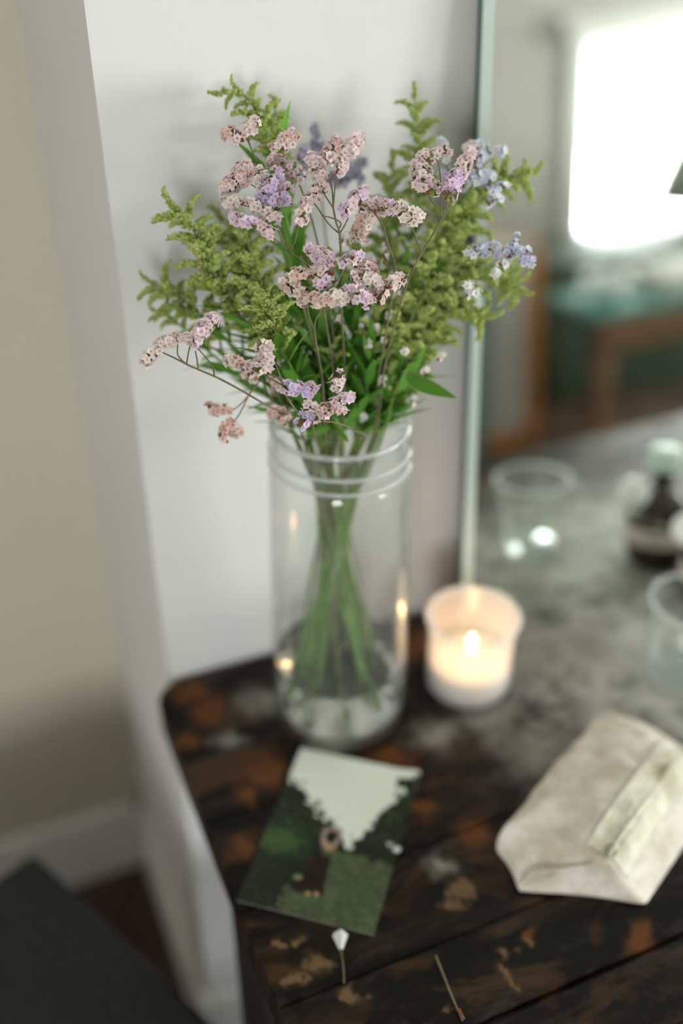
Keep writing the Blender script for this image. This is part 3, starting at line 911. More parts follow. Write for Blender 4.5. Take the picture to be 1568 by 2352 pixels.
def spike(root, p0, p1, color, n, rad, face, curl=0.0, size=.0026, mix=None):
    """one flower spike: rachis with brown bracts (part) carrying florets (sub-parts)"""
    p0, p1 = np.array(p0), np.array(p1)
    L = np.linalg.norm(p1 - p0); ax = (p1 - p0) / L
    face = np.array(face, float); face = face - ax * (face @ ax); face /= np.linalg.norm(face) + 1e-9
    side = np.cross(ax, face)
    path = [p0 + ax * L * t + face * curl * L * math.sin(math.pi * t) for t in np.linspace(0, 1, 7)]
    sp = mobj('flower_spike', join(tube(path, .0009, .0006, 5)), M_BRACT, root, origin=p0)
    for i in range(n):
        t = (i + .5) / n + rng.uniform(-.3, .3) / n
        k = min(5.999, max(0, t * 6)); a = int(k); p = path[a] + (path[a + 1] - path[a]) * (k - a)
        th = rng.gauss(0, 1.0)
        th = max(-2.3, min(2.3, th))
        d = face * math.cos(th) + side * math.sin(th) + ax * rng.uniform(-.15, .75)
        d /= np.linalg.norm(d)
        c = color if (mix is None or rng.random() > mix[1]) else mix[0]
        s = size * rng.uniform(.82, 1.15)
        taper = .65 + .35 * math.sin(math.pi * min(1, .15 + t * .8))
        pos = p + d * rad * taper * rng.uniform(.55, 1.0)
        M = Matrix.Translation(Vector(pos)) @ basis(d, (rng.uniform(-1, 1), rng.uniform(-1, 1), .3)) @ Matrix.Scale(s, 4)
        inst('floret', rng.choice(FLO[c]), sp, M)
    return sp
TOCAM = -FW
def statice(label, trunk, branches, spikes, group=None, r=.00075, cat='flower', name='statice_stem', size=.0026, mat=None):
    """trunk: pixel points (px, py, depth) from the top node down to just above the jar rim"""
    tp = [P(*q) for q in trunk]
    mouth, cross, foot = jar_route(tp[-1])
    root = thing(name, label, cat, tuple(foot), group)
    path = catmull(tp + [mouth, cross, foot], 48)
    vf = []
    for b in branches:
        vf.append(tube(catmull([P(*q) for q in b], 14), r * .72, r * .5, 5))
    lay_stem(root, path, r * .75, r * 1.15, 6, mat or M_SSTEM, 'branching_stem', vf)
    for s in spikes:
        x0, y0, x1, y1, d = s[:5]
        col = s[5] if len(s) > 5 else 'pink'
        w = s[6] if len(s) > 6 else 38
        mix = s[7] if len(s) > 7 else ('cream', .35)
        dd = s[8] if len(s) > 8 else 0.0
        p0, p1 = P(x0, y0, d), P(x1, y1, d + dd)
        L = np.linalg.norm(p1 - p0)
        rad = w * 1.12 * d / FPX * .5 - size * .5
        n = max(8, int(L / .00064 * (w / 38)))
        f = TOCAM + np.array([.15, 0, .35])
        spike(root, p0, p1, col, n, max(.001, rad), f, .10, size, mix)
    return root

G_ST = 'statice stems in the jar'
statice('pink statice stem topped by the tallest upright spike in the middle of the bouquet',
        [(765, 478, .602), (772, 512, .602), (780, 537, .604), (783, 600, .61), (784, 700, .63), (790, 860, .66)],
        [[(765, 478, .602), (768, 440, .60), (772, 395, .598)], [(765, 478, .602), (750, 455, .602), (736, 430, .603)],
         [(780, 537, .604), (755, 515, .604), (728, 476, .605), (716, 462, .606)], [(780, 537, .604), (797, 505, .602), (801, 478, .60)],
         [(776, 530, .604), (782, 512, .603), (760, 500, .602), (742, 497, .601)], [(765, 478, .602), (762, 430, .606), (752, 395, .61)]],
        [(772, 397, 826, 316, .598, 'pink', 42), (742, 445, 726, 368, .603, 'pink', 34), (782, 498, 836, 440, .60, 'lilac', 36, ('pink', .5)),
         (702, 372, 776, 368, .615, 'pink', 34), (748, 372, 778, 322, .625, 'peach', 34, ('pink', .5)), (722, 440, 742, 392, .603, 'cream', 30)])
statice('wide pink statice spray with a lavender patch, over the left of the bouquet',
        [(668, 578, .600), (716, 622, .61), (740, 700, .625), (765, 860, .66)],
        [[(668, 578, .60), (648, 562, .60), (622, 543, .598)], [(668, 578, .60), (652, 530, .602), (640, 490, .605)], [(668, 578, .60), (679, 548, .60), (684, 520, .60)],
         [(622, 543, .598), (619, 515, .60), (612, 492, .602)], [(640, 490, .605), (600, 440, .61), (560, 415, .612)]],
        [(628, 541, 528, 500, .597, 'lilac', 30, ('pink', .5)), (680, 520, 727, 443, .600, 'pink', 40), (622, 490, 512, 466, .602, 'cream', 32, ('pink', .3)),
         (598, 470, 640, 400, .606, 'lilac', 44, ('violet', .5)), (612, 470, 665, 455, .604, 'violet', 36, ('lilac', .5)), (640, 480, 662, 428, .606, 'lilac', 34, ('pink', .5)),
         (585, 400, 508, 440, .612, 'peach', 40, ('pink', .6)), (582, 372, 545, 400, .612, 'pink', 42), (600, 500, 640, 500, .602, 'pink', 30),
         (610, 440, 596, 395, .608, 'pink', 38)])
statice('small two-tufted peach statice sprig reaching up beside the goldenrod tip',
        [(590, 372, .612), (606, 430, .62), (650, 560, .635), (735, 850, .665)],
        [[(590, 372, .612), (576, 340, .611), (566, 318, .61)], [(576, 342, .611), (571, 322, .61), (569, 305, .61)]],
        [(560, 325, 518, 308, .611, 'peach', 38, ('pink', .3)), (560, 312, 586, 282, .61, 'pink', 32)])
statice('soft pink statice sprig with two drooping tufts behind the lavender patch',
        [(690, 430, .632), (715, 500, .64), (745, 640, .65), (775, 860, .67)],
        [[(690, 430, .632), (672, 405, .63), (660, 395, .628)], [(690, 430, .632), (660, 380, .628), (650, 350, .625)]],
        [(700, 412, 618, 372, .632, 'pink', 44), (628, 350, 676, 308, .618, 'peach', 36, ('pink', .5)), (622, 345, 668, 335, .618, 'pink', 34)])
statice('dense pink statice cluster low in the middle, with one upturned tuft showing its calyx',
        [(752, 668, .598), (735, 715, .602), (722, 760, .612), (740, 880, .65)],
        [[(752, 668, .598), (778, 640, .596), (793, 608, .595)], [(735, 715, .602), (705, 690, .60), (690, 650, .60)], [(735, 715, .602), (790, 690, .602), (840, 660, .604)],
         [(722, 760, .612), (708, 720, .61), (706, 690, .608)], [(752, 668, .598), (745, 630, .60), (735, 600, .60)]],
        [(770, 612, 706, 572, .602, 'lilac', 38, ('pink', .5)), (768, 628, 722, 628, .602, 'pink', 40), (782, 612, 824, 586, .595, 'lilac', 30, ('pink', .5)),
         (735, 645, 668, 628, .602, 'peach', 34, ('cream', .5)), (702, 678, 648, 652, .603, 'peach', 36, ('cream', .4)), (745, 690, 690, 690, .600, 'peach', 34, ('cream', .3)),
         (728, 700, 788, 672, .597, 'cream', 26, ('peach', .3)), (758, 640, 738, 668, .602, 'lilac', 36, ('violet', .2)), (790, 660, 850, 700, .600, 'lilac', 40, ('pink', .5)),
         (800, 640, 870, 650, .606, 'pink', 42), (812, 612, 865, 625, .618, 'pink', 40, ('peach', .5)), (862, 690, 872, 655, .612, 'peach', 38, ('cream', .4)),
         (876, 675, 920, 640, .608, 'cream', 34, ('pink', .5)), (760, 690, 815, 690, .602, 'pink', 36)])
statice('statice stem forking into a rounded cream tuft and a long magenta-tinged spike, right of centre',
        [(1012, 505, .604), (990, 545, .608), (958, 600, .615), (925, 680, .63), (880, 860, .66)],
        [[(1012, 505, .604), (1000, 478, .604), (984, 450, .604)], [(1012, 505, .604), (1013, 440, .604), (1009, 390, .603), (1004, 368, .602)],
         [(1012, 505, .604), (1030, 478, .602), (1036, 455, .60)], [(968, 580, .612), (955, 545, .607), (944, 512, .603)]],
        [(984, 448, 958, 385, .604, 'cream', 56, ('pink', .5)), (990, 372, 966, 362, .603, 'pink', 36), (998, 362, 1026, 345, .603, 'pink', 32),
         (976, 440, 1006, 432, .606, 'pink', 34), (1022, 458, 1056, 400, .600, 'lilac', 44, ('pink', .3)), (1050, 410, 1084, 348, .602, 'pink', 34)],)
statice('pale statice stem with a loose drooping string of tufts right of the middle spike',
        [(880, 520, .612), (890, 560, .618), (905, 640, .635), (870, 860, .665)],
        [[(880, 520, .612), (860, 490, .612), (845, 478, .612)], [(880, 520, .612), (910, 495, .607), (935, 505, .603)]],
        [(822, 470, 896, 482, .618, 'pink', 40, ('peach', .4)), (858, 468, 822, 552, .622, 'peach', 46, ('cream', .5)), (880, 478, 912, 480, .612, 'lilac', 36, ('pink', .5)),
         (906, 470, 930, 492, .604, 'pink', 36), (918, 500, 962, 492, .602, 'cream', 34), (935, 500, 958, 512, .602, 'cream', 26)])
statice('long arching statice stem reaching out left beyond the jar with three papery tufts',
        [(400, 822, .598), (440, 842, .599), (500, 868, .602), (560, 900, .612), (620, 935, .63), (680, 965, .66)],
        [[(400, 822, .598), (378, 812, .598), (356, 800, .598)], [(424, 834, .598), (408, 815, .597), (408, 790, .597)], [(428, 836, .598), (432, 812, .597), (436, 795, .597)],
         [(492, 864, .602), (488, 842, .60), (470, 818, .598), (446, 792, .597)], [(455, 848, .6), (452, 825, .599), (447, 800, .598)]],
        [(352, 805, 330, 832, .598, 'cream', 34, ('pink', .5)), (360, 806, 405, 776, .598, 'cream', 36, ('pink', .5)), (436, 792, 496, 728, .597, 'pink', 36, ('lilac', .3)),
         (415, 780, 432, 772, .598, 'cream', 22)])
statice('short statice stem with a crooked cream tuft bending left just above the jar mouth',
        [(650, 886, .598), (660, 915, .61), (690, 955, .635), (720, 985, .66)],
        [[(650, 886, .598), (612, 865, .597), (580, 848, .597)], [(650, 886, .598), (640, 855, .597), (625, 822, .596)], [(645, 875, .598), (630, 862, .597), (618, 858, .597)]],
        [(556, 838, 518, 822, .597, 'cream', 30, ('peach', .4)), (560, 850, 618, 842, .596, 'pink', 38, ('cream', .5)), (618, 838, 596, 790, .596, 'pink', 34), (605, 800, 622, 795, .596, 'cream', 24)])
statice('low statice stem with lilac and pink tufts hanging over the front of the jar rim',
        [(740, 968, .606), (775, 972, .616), (815, 990, .64), (835, 1005, .66)],
        [[(740, 968, .606), (715, 940, .602), (700, 915, .60)], [(740, 968, .606), (765, 940, .602), (775, 905, .60)], [(740, 968, .606), (712, 965, .604), (696, 968, .602)]],
        [(652, 888, 702, 905, .60, 'lilac', 38, ('violet', .2)), (700, 908, 722, 882, .60, 'lilac', 32, ('pink', .5)), (702, 925, 722, 950, .602, 'pink', 36),
         (682, 978, 712, 955, .602, 'lilac', 34, ('violet', .4)), (718, 955, 772, 938, .602, 'pink', 34, ('peach', .3)), (762, 930, 806, 910, .60, 'lilac', 30, ('pink', .5)),
         (762, 900, 782, 862, .60, 'pink', 32), (745, 935, 790, 950, .604, 'pink', 26)])
statice('faded peach statice sprig dangling low at the left, blurred',
        [(600, 870, .645), (620, 910, .655), (660, 965, .68)],
        [[(600, 870, .645), (565, 915, .645), (545, 935, .645), (525, 948, .645)], [(575, 900, .645), (550, 950, .645), (532, 975, .645)]],
        [(530, 950, 478, 940, .645, 'peach', 30, ('cream', .2)), (530, 960, 512, 1008, .645, 'peach', 34, ('cream', .2)), (538, 985, 548, 1000, .645, 'peach', 24),
         (590, 875, 560, 855, .65, 'peach', 30)])
statice('blurred blush statice tufts behind the low lilac ones',
        [(650, 930, .655), (670, 960, .67), (700, 990, .685)],
        [[(650, 930, .655), (630, 895, .65), (622, 885, .65)], [(655, 935, .655), (640, 950, .65), (625, 955, .65)]],
        [(652, 890, 618, 878, .65, 'pink', 32, ('peach', .5)), (655, 955, 615, 945, .65, 'pink', 34, ('peach', .5)), (668, 965, 645, 968, .65, 'peach', 28)])
BL = dict(name='sea_lavender_stem', mat=M_SSTEM_G)
statice('grey-violet sea lavender stem standing behind the middle pink spikes',
        [(735, 420, .69), (745, 520, .70), (765, 700, .71), (780, 900, .72)],
        [[(735, 420, .69), (725, 360, .69), (718, 310, .69)], [(735, 420, .69), (780, 400, .69), (810, 395, .69)]],
        [(732, 345, 716, 292, .69, 'grey', 24, ('violet', .2)), (690, 410, 702, 345, .69, 'violet', 36, ('grey', .4)), (705, 360, 748, 345, .695, 'grey', 40, ('blue', .4)),
         (780, 420, 836, 370, .69, 'blue', 36, ('grey', .5)), (790, 380, 830, 420, .69, 'grey', 34, ('blue', .5)), (740, 420, 780, 420, .70, 'grey', 40, ('peach', .4))], **BL)
statice('pale blue sea lavender stem fanning out against the mirror edge',
        [(1040, 440, .665), (1010, 520, .67), (960, 680, .68), (890, 880, .70)],
        [[(1040, 440, .665), (1080, 400, .665), (1100, 360, .665)], [(1040, 440, .665), (1025, 380, .665), (1015, 335, .665)], [(1080, 400, .665), (1130, 365, .665)]],
        [(1022, 375, 1012, 325, .665, 'blue', 26, ('white', .5)), (1060, 420, 1132, 408, .665, 'blue', 40, ('white', .4)), (1088, 400, 1098, 335, .665, 'blue', 34, ('white', .5)),
         (1105, 370, 1120, 345, .665, 'white', 30, ('blue', .4)), (1138, 352, 1152, 345, .665, 'white', 24, ('blue', .4)), (1040, 440, 1022, 395, .668, 'blue', 34, ('violet', .3)),
         (1120, 440, 1168, 430, .66, 'white', 24, ('blue', .4)), (1115, 465, 1148, 455, .66, 'white', 24, ('blue', .4)), (1070, 345, 1082, 333, .668, 'white', 22)], **BL)
statice('pale blue sea lavender stem reaching out sideways over the mirror reflection',
        [(1100, 585, .645), (1040, 620, .65), (960, 700, .665), (890, 880, .695)],
        [[(1100, 585, .645), (1150, 578, .643), (1200, 590, .64)], [(1150, 578, .643), (1175, 550, .643), (1188, 540, .643)]],
        [(1070, 585, 1140, 572, .645, 'blue', 30, ('white', .4)), (1140, 590, 1128, 566, .645, 'violet', 26, ('blue', .5)), (1165, 590, 1190, 545, .643, 'blue', 24, ('violet', .3)),
         (1160, 585, 1210, 578, .642, 'blue', 24, ('grey', .4)), (1198, 605, 1224, 600, .64, 'blue', 26, ('violet', .3)), (1150, 610, 1160, 606, .642, 'white', 18),
         (1070, 680, 1100, 672, .645, 'white', 18), (1130, 640, 1140, 628, .645, 'white', 20), (1060, 660, 1080, 655, .645, 'white', 18)], **BL)
statice('fine sea lavender stem scattered with tiny single white florets inside the bouquet',
        [(860, 640, .675), (855, 760, .685), (840, 900, .70)],
        [[(860, 700, .68), (885, 660, .672), (895, 610, .67)], [(855, 780, .685), (880, 760, .68), (920, 740, .67)], [(850, 850, .69), (880, 840, .68), (960, 830, .66)]],
        [(891, 735, 894, 718, .66, 'white', 12), (860, 765, 864, 748, .66, 'white', 12), (846, 800, 850, 782, .658, 'white', 12), (877, 790, 878, 780, .66, 'white', 10),
         (876, 888, 880, 868, .665, 'white', 12), (832, 968, 836, 952, .675, 'white', 14), (944, 930, 952, 915, .672, 'white', 16), (1005, 828, 1018, 815, .66, 'white', 12),
         (970, 858, 980, 848, .66, 'white', 14), (776, 742, 782, 728, .65, 'white', 14), (640, 840, 652, 822, .65, 'white', 14), (925, 812, 930, 806, .65, 'white', 8),
         (880, 620, 886, 560, .66, 'white', 14), (905, 690, 915, 660, .66, 'white', 10), (780, 560, 800, 540, .65, 'white', 26)], name='sea_lavender_stem', mat=M_SSTEM_G, size=.0019)

# ------------------------------------------------------------------ goldenrod
def goldenrod(label, pts, plume_len, lmax, ds=.0050, leaf_n=9, dens=1.0, r=.0011, seed=0, leaf_l=(.022, .042)):
    rr = random.Random(seed)
    tp = [P(*q) for q in pts]
    mouth, cross, foot = jar_route(tp[-1])
    root = thing('goldenrod_stem', label, 'flower', tuple(foot))
    path = catmull(tp + [mouth, cross, foot], 64)
    lay_stem(root, path, r * .5, r * 1.5, 7, M_GSTEM, 'stem')
    seg = np.linalg.norm(np.diff(path, axis=0), axis=1); cum = np.concatenate([[0], np.cumsum(seg)])
    def at(s):
        i = min(len(path) - 2, max(0, int(np.searchsorted(cum, s) - 1)))
        t = (s - cum[i]) / (seg[i] + 1e-9)
        tg = path[i] - path[i + 1]
        return path[i] + (path[i + 1] - path[i]) * t, tg / np.linalg.norm(tg)
    lmax *= 1.22; ds *= .72; leaf_n = int(leaf_n * 2.6)
    s, az = 0.0, rr.uniform(0, 6.28)
    first = True
    while s < plume_len:
        p, tg = at(s)
        q = s / plume_len
        L = lmax * (.42 + .58 * math.sin(math.pi * min(1, .12 + q * .75))) * rr.uniform(.8, 1.15)
        az += 2.399
        a1 = np.cross(tg, [0.31, .2, .93]); a1 /= np.linalg.norm(a1); b1 = np.cross(tg, a1)
        rad = a1 * math.cos(az) + b1 * math.sin(az)
        d = tg * (1.0 if first else .95) + rad * (.25 if first else .75)
        M = Matrix.Translation(Vector(p)) @ basis(d, rad) @ Matrix.Scale(L, 4)
        o = inst('plume', PLUMES[rr.randrange(4)], root, M); o['kind'] = 'stuff'
        first = False
        s += ds * rr.uniform(.8, 1.2) / dens
    send = cum[-1]
    zr = np.array([q[2] for q in path])
    k = 0
    i0 = plume_len * .75
    i1 = cum[int(np.argmin(np.abs(zr - .28)))] if True else send
    for k in range(leaf_n):
        s = i0 + (i1 - i0) * (k + rr.random()) / leaf_n
        p, tg = at(s); az += 2.399
        a1 = np.cross(tg, [0.31, .2, .93]); a1 /= np.linalg.norm(a1); b1 = np.cross(tg, a1)
        rad = a1 * math.cos(az) + b1 * math.sin(az)
        d = tg * .95 + rad * .65
        M = Matrix.Translation(Vector(p)) @ basis(d, rad) @ Matrix.Scale(rr.uniform(*leaf_l), 4)
        inst('leaf', LEAVES[rr.randrange(3)], root, M)
    return root
goldenrod('tallest goldenrod stem with a thin tip bent over to the left',
          [(520, 214, .645), (552, 212, .643), (578, 240, .642), (606, 290, .645), (630, 380, .65), (660, 520, .655), (730, 880, .69)], .075, .017, .0045, 10, 1, seed=1)
goldenrod('second upright goldenrod stem close behind the bent tall tip',
          [(632, 252, .667), (625, 320, .667), (630, 420, .672), (670, 600, .679), (745, 880, .698)], .075, .018, .0045, 8, 1, seed=2)
goldenrod('goldenrod stem leaning left with a hooked tip',
          [(408, 488, 0.640), (440, 520, 0.640), (462, 575, 0.643), (505, 660, 0.655), (590, 780, 0.668), (690, 930, 0.694)], 0.095, .026, .0048, 10, 1, seed=3)
goldenrod('goldenrod stem leaning low left with feathery side branches',
          [(352, 652, 0.670), (395, 672, 0.670), (450, 715, 0.675), (530, 790, 0.681), (640, 920, 0.698)], 0.065, .022, .006, 7, 1, seed=4)
goldenrod('lowest goldenrod stem at the left, ending beside the papery tufts',
          [(362, 718, 0.680), (410, 745, 0.680), (470, 800, 0.681), (570, 880, 0.685), (660, 950, 0.699)], 0.050, .014, .006, 6, 1, seed=5)
goldenrod('short goldenrod stem filling the left heart of the bouquet',
          [(565, 560, 0.655), (570, 600, 0.655), (590, 680, 0.662), (640, 790, 0.672), (710, 930, 0.696)], 0.090, .026, .0045, 10, 1.1, seed=6)
goldenrod('pale goldenrod stem with fluffy buds low at the left of centre',
          [(612, 690, .622), (618, 730, .625), (640, 790, .635), (690, 900, .665)], .038, .020, .004, 9, 1, seed=7)
goldenrod('slim upright goldenrod stem in front of the bare wall, right of the middle',
          [(955, 240, .685), (962, 300, .685), (965, 380, .69), (950, 500, .695), (905, 720, .70), (850, 900, .705)], .085, .019, .0042, 9, 1, seed=8)
goldenrod('goldenrod stem sweeping far right with its tip over the mirror',
          [(1192, 405, 0.682), (1150, 408, 0.682), (1100, 440, 0.684), (1050, 510, 0.688), (985, 640, 0.695), (900, 880, 0.710)], 0.145, .028, .0045, 12, 1.1, seed=9)
goldenrod('goldenrod stem arching right below the pale blue sprig',
          [(1180, 655, 0.685), (1130, 620, 0.685), (1080, 620, 0.687), (1020, 680, 0.695), (960, 780, 0.706), (890, 920, 0.706)], 0.125, .026, .0045, 10, 1.1, seed=10)
goldenrod('bright goldenrod stem drooping right above the jar shoulder',
          [(1100, 720, 0.685), (1060, 705, 0.685), (1010, 735, 0.690), (955, 820, 0.692), (890, 940, 0.697)], 0.105, .025, .0045, 9, 1.1, seed=11)
goldenrod('goldenrod stem rising through the right heart of the bouquet',
          [(985, 560, 0.675), (980, 620, 0.677), (960, 720, 0.685), (915, 840, 0.687), (870, 940, 0.693)], 0.115, .026, .0045, 10, 1.1, seed=12)
goldenrod('goldenrod stem filling the back of the bouquet behind the string of tufts',
          [(900, 400, 0.700), (900, 460, 0.700), (890, 600, 0.700), (860, 780, 0.705), (830, 920, 0.710)], 0.115, .024, .005, 12, 1, seed=13)
goldenrod('goldenrod stem hidden at the back left of the bouquet',
          [(520, 520, .691), (560, 600, .692), (630, 740, .70), (720, 920, .708)], .085, .026, .0055, 12, 1, seed=14)
goldenrod('short leafy goldenrod stem in the dark middle of the bouquet',
          [(762, 800, 0.659), (765, 850, 0.672), (775, 930, 0.692)], .016, .012, .0045, 10, 1, seed=15)
goldenrod('leafy goldenrod stem behind the low pink cluster',
          [(820, 560, .69), (820, 640, .69), (815, 760, .695), (800, 900, .70)], .050, .022, .006, 18, 1, seed=16, leaf_l=(.03, .05))
goldenrod('leafy goldenrod stem behind the left of the low pink cluster',
          [(690, 560, 0.68), (705, 640, 0.679), (725, 760, 0.684), (760, 900, 0.694)], .050, .022, .006, 18, 1, seed=17, leaf_l=(.03, .05))
goldenrod('goldenrod stem pressed against the inner right of the bouquet',
          [(905, 700, 0.668), (905, 760, 0.669), (900, 860, 0.691), (875, 950, 0.704)], 0.070, .020, .0045, 9, 1, seed=18)

goldenrod('leafy goldenrod stem low at the front left, just above the rim',
          [(650, 760, .66), (665, 820, .665), (715, 940, .685)], .018, .014, .006, 14, 1, seed=19, leaf_l=(.025, .045))
goldenrod('leafy goldenrod stem low at the front right, just above the rim',
          [(860, 720, .665), (855, 800, .67), (835, 940, .69)], .030, .016, .006, 14, 1, seed=20, leaf_l=(.025, .045))
goldenrod('leafy goldenrod stem in the deep shade behind the low lilac tufts',
          [(740, 700, .70), (750, 800, .70), (770, 940, .705)], .020, .014, .006, 16, 1, seed=21, leaf_l=(.03, .05))

# loose leaves that show on their own, each on its own short shoot
def shoot(label, pts, leaves):
    tp = [P(*q) for q in pts]
    mouth, cross, foot = jar_route(tp[-1])
    root = thing('leaf_shoot', label, 'leaf', tuple(foot))
    lay_stem(root, catmull(tp + [mouth, cross, foot], 40), .0008, .0014, 6, M_GSTEM, 'stem')
    for (x0, y0, d0, x1, y1, d1, w) in leaves:
        a, b = P(x0, y0, d0), P(x1, y1, d1); L = np.linalg.norm(b - a)
        M = Matrix.Translation(Vector(a)) @ basis(b - a, -TOCAM + np.array([0, 0, -.4])) @ Matrix.Diagonal((L * .4, L * w, L, 1))
        inst('leaf', LEAVES[2], root, M)
shoot('leafy shoot with one bright leaf pointing out to the right over the wall', [(930, 850, .66), (900, 920, .68)],
      [(930, 868, .66, 1048, 912, .655, 1.6), (915, 900, .67, 980, 790, .665, 1.2), (900, 930, .68, 870, 800, .68, 1.0)])
shoot('leafy shoot with a broad light leaf leaning left above the jar rim', [(705, 905, .648), (730, 960, .67)],
      [(715, 930, .652, 625, 800, .645, 1.0), (705, 925, .65, 480, 790, .66, .6), (720, 960, .66, 560, 930, .665, .5), (730, 950, .66, 690, 800, .66, 1.3)])
shoot('leafy shoot with upright dark green leaves behind the lavender patch', [(655, 620, .66), (690, 760, .67), (740, 920, .69)],
      [(668, 620, .655, 648, 500, .65, 1.3), (665, 620, .66, 700, 470, .66, 1.2), (690, 740, .668, 620, 640, .66, 1.2), (700, 760, .67, 760, 600, .67, 1.2)])
shoot('leafy shoot bowing over the front rim of the jar', [(770, 960, .665), (790, 1000, .68)],
      [(760, 980, .672, 700, 1000, .665, 1.6), (775, 985, .675, 800, 1015, .665, 1.6), (790, 990, .68, 850, 900, .675, 1.4), (780, 990, .68, 760, 870, .675, 1.4), (850, 990, .69, 870, 900, .685, 1.6)])

build_stems()

# ------------------------------------------------------------------ fallen bits on the table
fb = thing('fallen_floret', 'white fallen floret with a dry stalk lying below the photo print', 'petal', tuple(onz(785, 2200, .0008)))
q0, q1 = onz(782, 2180, .0025), onz(790, 2258, .0012)
mobj('dry_stalk', tube(catmull([q0, (q0 + q1) / 2 + [.0006, 0, .0004], q1], 8), .0006, .0005, 5), M_SSTEM, fb)
pd = (onz(780, 2138, 0) - onz(783, 2185, 0)); pd /= np.linalg.norm(pd)
sd = np.array([pd[1], -pd[0], 0])
Vp, Fp = [], []
for i in range(7):
    t = i / 6
    for j in range(7):
        u = (j / 6 - .5) * 2
        w = .0012 + .0042 * t
        zz = .0015 + .0045 * (1 - u * u) * (.3 + .7 * t) + (.0008 * math.sin(j * 2.3) if i == 6 else 0)
        Vp.append(onz(783, 2185) + pd * (.0125 * t * (1 - .12 * u * u)) + sd * u * w + np.array([0, 0, zz]))
for i in range(6):
    for j in range(6): Fp.append((i * 7 + j, i * 7 + j + 1, (i + 1) * 7 + j + 1, (i + 1) * 7 + j))
mobj('petal', (Vp, Fp), PET['white'], fb)
tw = thing('dry_twig', 'thin dry brown flower stalk lying near the front of the table', 'twig', tuple(onz(1030, 2270, .0008)))
tws = [onz(1000, 2195, .0016), onz(1018, 2240, .0030), onz(1040, 2295, .0026), onz(1062, 2345, .0014)]
mobj('stalk', tube(catmull(tws, 12), .00075, .0006, 5), M_SSTEM, tw)
mobj('frayed_tip', tube(catmull([onz(1052, 2320, .0015), onz(1060, 2332, .0035), onz(1066, 2340, .0015)], 6), .0014, .0005, 5), M_BRACT, tw)
sp = thing('fallen_petal', 'tiny white petal lying at the right edge of the photo print', 'petal', tuple(onz(911, 1951, .0006)))
def pebble(c, rx, ry, rz):
    iv, jf = ico(); return [(c[0] + v[0] * rx, c[1] + v[1] * ry, c[2] + v[2] * rz) for v in iv], jf
c = onz(911, 1951, .0024)
mobj('petal', pebble(c, .0036, .0028, .0016), PET['white'], sp)

# ------------------------------------------------------------------ things seen only in the mirror
M_AMB = plain('dark_amber_glass', (.03, .018, .010), .12, noise=.2, spec=.7)
M_CAPG = plain('pale_green_cap', (.55, .68, .60), .3, noise=.05)
M_BULB = plain('white_rubber', (.82, .83, .80), .4, noise=.03)
BC = np.array([.655, -.10, .0005])
at_ = thing('perfume_atomizer', 'dark amber bottle with pale cap and white squeeze bulb, reflected in the mirror', 'bottle', tuple(BC))
mobj('bottle_body', lathe([(.0002, 0), (.026, 0), (.031, .004), (.034, .02), (.034, .05), (.030, .065), (.018, .078), (.012, .084), (.011, .105), (.0002, .106)], BC, 40), M_AMB, at_)
mobj('bottle_label', lathe([(.0343, .028), (.0346, .030), (.0346, .046), (.0343, .048)], BC, 40), plain('bottle_label_paper', (.55, .48, .42), .7, noise=.1), at_)
mobj('bottle_cap', lathe([(.0002, .106), (.016, .106), (.019, .109), (.019, .124), (.016, .127), (.0002, .127)], BC, 32), M_CAPG, at_)
bc = BC + np.array([-.042, .006, .090])
mobj('squeeze_bulb', lathe([(.0002, -.016), (.008, -.0145), (.0145, -.008), (.0165, 0), (.0145, .008), (.008, .0145), (.0002, .016)], bc, 28), M_BULB, at_)
mobj('hose', tube(catmull([bc + [.014, 0, 0], BC + np.array([-.02, .004, .1]), BC + np.array([-.008, 0, .1])], 8), .0025, .0025, 6), M_BULB, at_)

# side bench under the window
M_PINE = plain('brown_wood', (.20, .105, .05), .5, noise=.35, scale=14)
M_TEAL = plain('teal_paint', (.10, .30, .26), .4, noise=.08)
bz = -.13
e0 = monz(1392, 712, bz); e1 = e0
bx0, by0 = e0[0], (e0[1] + e1[1]) / 2
bench = thing('bench', 'brown wooden bench with a teal painted top, reflected in the mirror', 'bench', (bx0 + .35, by0 - .16, FLOOR))
mobj('bench_top', bbox(bx0 - .03, bx0 + .85, by0 - .24, by0, bz - .025, bz, .005), M_TEAL, bench)
mobj('apron', bbox(bx0, bx0 + .82, by0 - .03, by0 - .012, bz - .115, bz - .025, .003), M_PINE, bench)
for ins, b in ((0, by0 - .06), (.12, by0 - .22)):
    for a in (bx0 + .005 + ins, bx0 + .775 - ins):
        mobj('leg', bbox(a, a + .045, b, b + .045, FLOOR, bz - .025, .004), M_PINE, bench)
M_CER = plain('white_ceramic', (.78, .82, .78), .15, noise=.03, spec=.6)
bq = np.array([bx0 + .085, by0 - .12, bz + .0005])
bw = thing('bowl', 'small white glazed bowl on the teal bench, reflected in the mirror', 'bowl', tuple(bq))
mobj('bowl_body', lathe([(.0002, 0), (.025, 0), (.045, .012), (.058, .035), (.062, .055), (.059, .055), (.054, .036), (.042, .016), (.022, .006), (.0002, .006)], bq, 36), M_CER, bw)
cq = np.array([bx0 + .36, by0 - .12, bz + .0005])
cl_ = thing('folded_cloth', 'folded pale cloth lying on the teal bench, reflected in the mirror', 'cloth', tuple(cq))
for k in range(3):
    mobj('fold', bbox(cq[0] - .16 + .004 * k, cq[0] + .16 - .006 * k, cq[1] - .10, cq[1] + .10, bz + .001 + .018 * k, bz + .018 + .018 * k, .007, 3), plain('pale_cloth', (.62, .63, .57), .9, noise=.08), cl_)

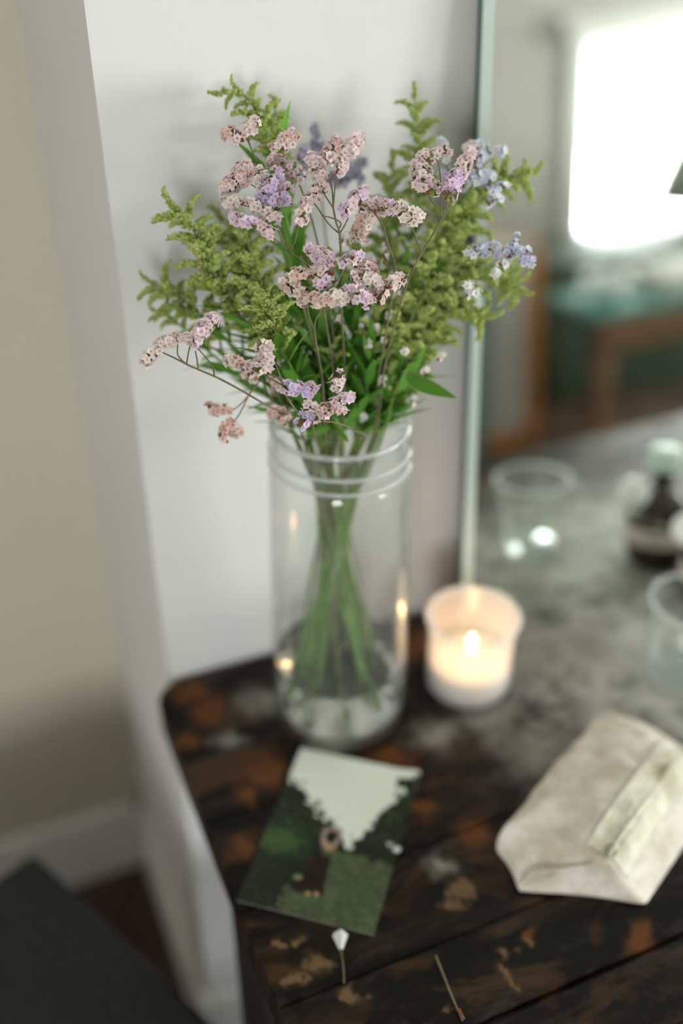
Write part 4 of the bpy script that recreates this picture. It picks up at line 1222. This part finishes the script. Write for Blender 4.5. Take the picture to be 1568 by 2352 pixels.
# dark green chest below the window
M_GREEN = plain('dark_green_paint', (.035, .06, .038), .6, noise=.25, scale=9)
ct = mony(1300, 606, -2.02)
chest = thing('blanket_chest', 'low dark green chest below the window, reflected in the mirror', 'chest', (2.3, -2.2, FLOOR))
mobj('chest_body', bbox(1.83, 3.1, -2.42, -2.02, FLOOR, ct[2] - .03, .006), M_GREEN, chest)
mobj('lid', bbox(1.81, 3.12, -2.44, -2.0, ct[2] - .03, ct[2], .006), M_GREEN, chest)

# white cupboard with a bare wooden edge
kb = monz(1230, 1015, FLOOR)
kx1 = kb[0]; ky = kb[1]
kt = mony(1238, 560, ky)[2]
cab = thing('narrow_cupboard', 'narrow white cupboard with an orange pine side, reflected in the mirror', 'cupboard', (kx1 - .15, ky - .15, FLOOR))
M_ORG = plain('orange_pine', (.50, .20, .035), .45, noise=.25, scale=10)
M_KW = plain('cupboard_white', (.42, .40, .37), .5, noise=.03)
kw = .17
mobj('cupboard_body', bbox(kx1 - kw, kx1 - .035, ky - .3, ky, FLOOR + .05, kt, .012, 3), M_KW, cab)
mobj('pine_side', bbox(kx1 - .0345, kx1, ky - .3, ky + .004, FLOOR, kt, .006), M_ORG, cab)
mobj('plinth', bbox(kx1 - kw, kx1 - .036, ky - .28, ky - .01, FLOOR, FLOOR + .0495, .003), M_ORG, cab)
tb = thing('storage_box', 'teal storage box beside the narrow cupboard, reflected in the mirror', 'box', (kx1 - kw - .14, ky - .14, FLOOR))
mobj('box_body', bbox(kx1 - kw - .27, kx1 - kw - .012, ky - .27, ky, FLOOR, FLOOR + .40, .01), plain('teal_cardboard', (.07, .20, .17), .7, noise=.1), tb)
mobj('box_lid', bbox(kx1 - kw - .275, kx1 - kw - .008, ky - .275, ky + .004, FLOOR + .402, FLOOR + .46, .006), plain('teal_cardboard_lid', (.09, .24, .20), .7, noise=.1), tb)

# table lamp standing on the chest in front of the window
lq = mony(1590, 560, -2.2)
lamp = thing('table_lamp', 'lamp with a grey green cone shade in front of the window, reflected in the mirror', 'lamp', (lq[0] - .01, -2.2, ct[2]))
lc = np.array([lq[0] - .01, -2.2, ct[2] + .0005]); lz = lq[2] - ct[2] + .02
lz = max(.10, lz)
mobj('lamp_base', lathe([(.0002, 0), (.06, 0), (.06, .012), (.02, .02), (.012, .03), (.012, lz + .04), (.0002, lz + .04)], lc, 28), M_TABDARK, lamp)
mobj('lamp_shade', lathe([(.155, lz), (.07, lz + .22), (.068, lz + .22), (.153, lz)], lc, 40, closed=True), plain('shade_fabric', (.33, .37, .31), .8, noise=.05), lamp)
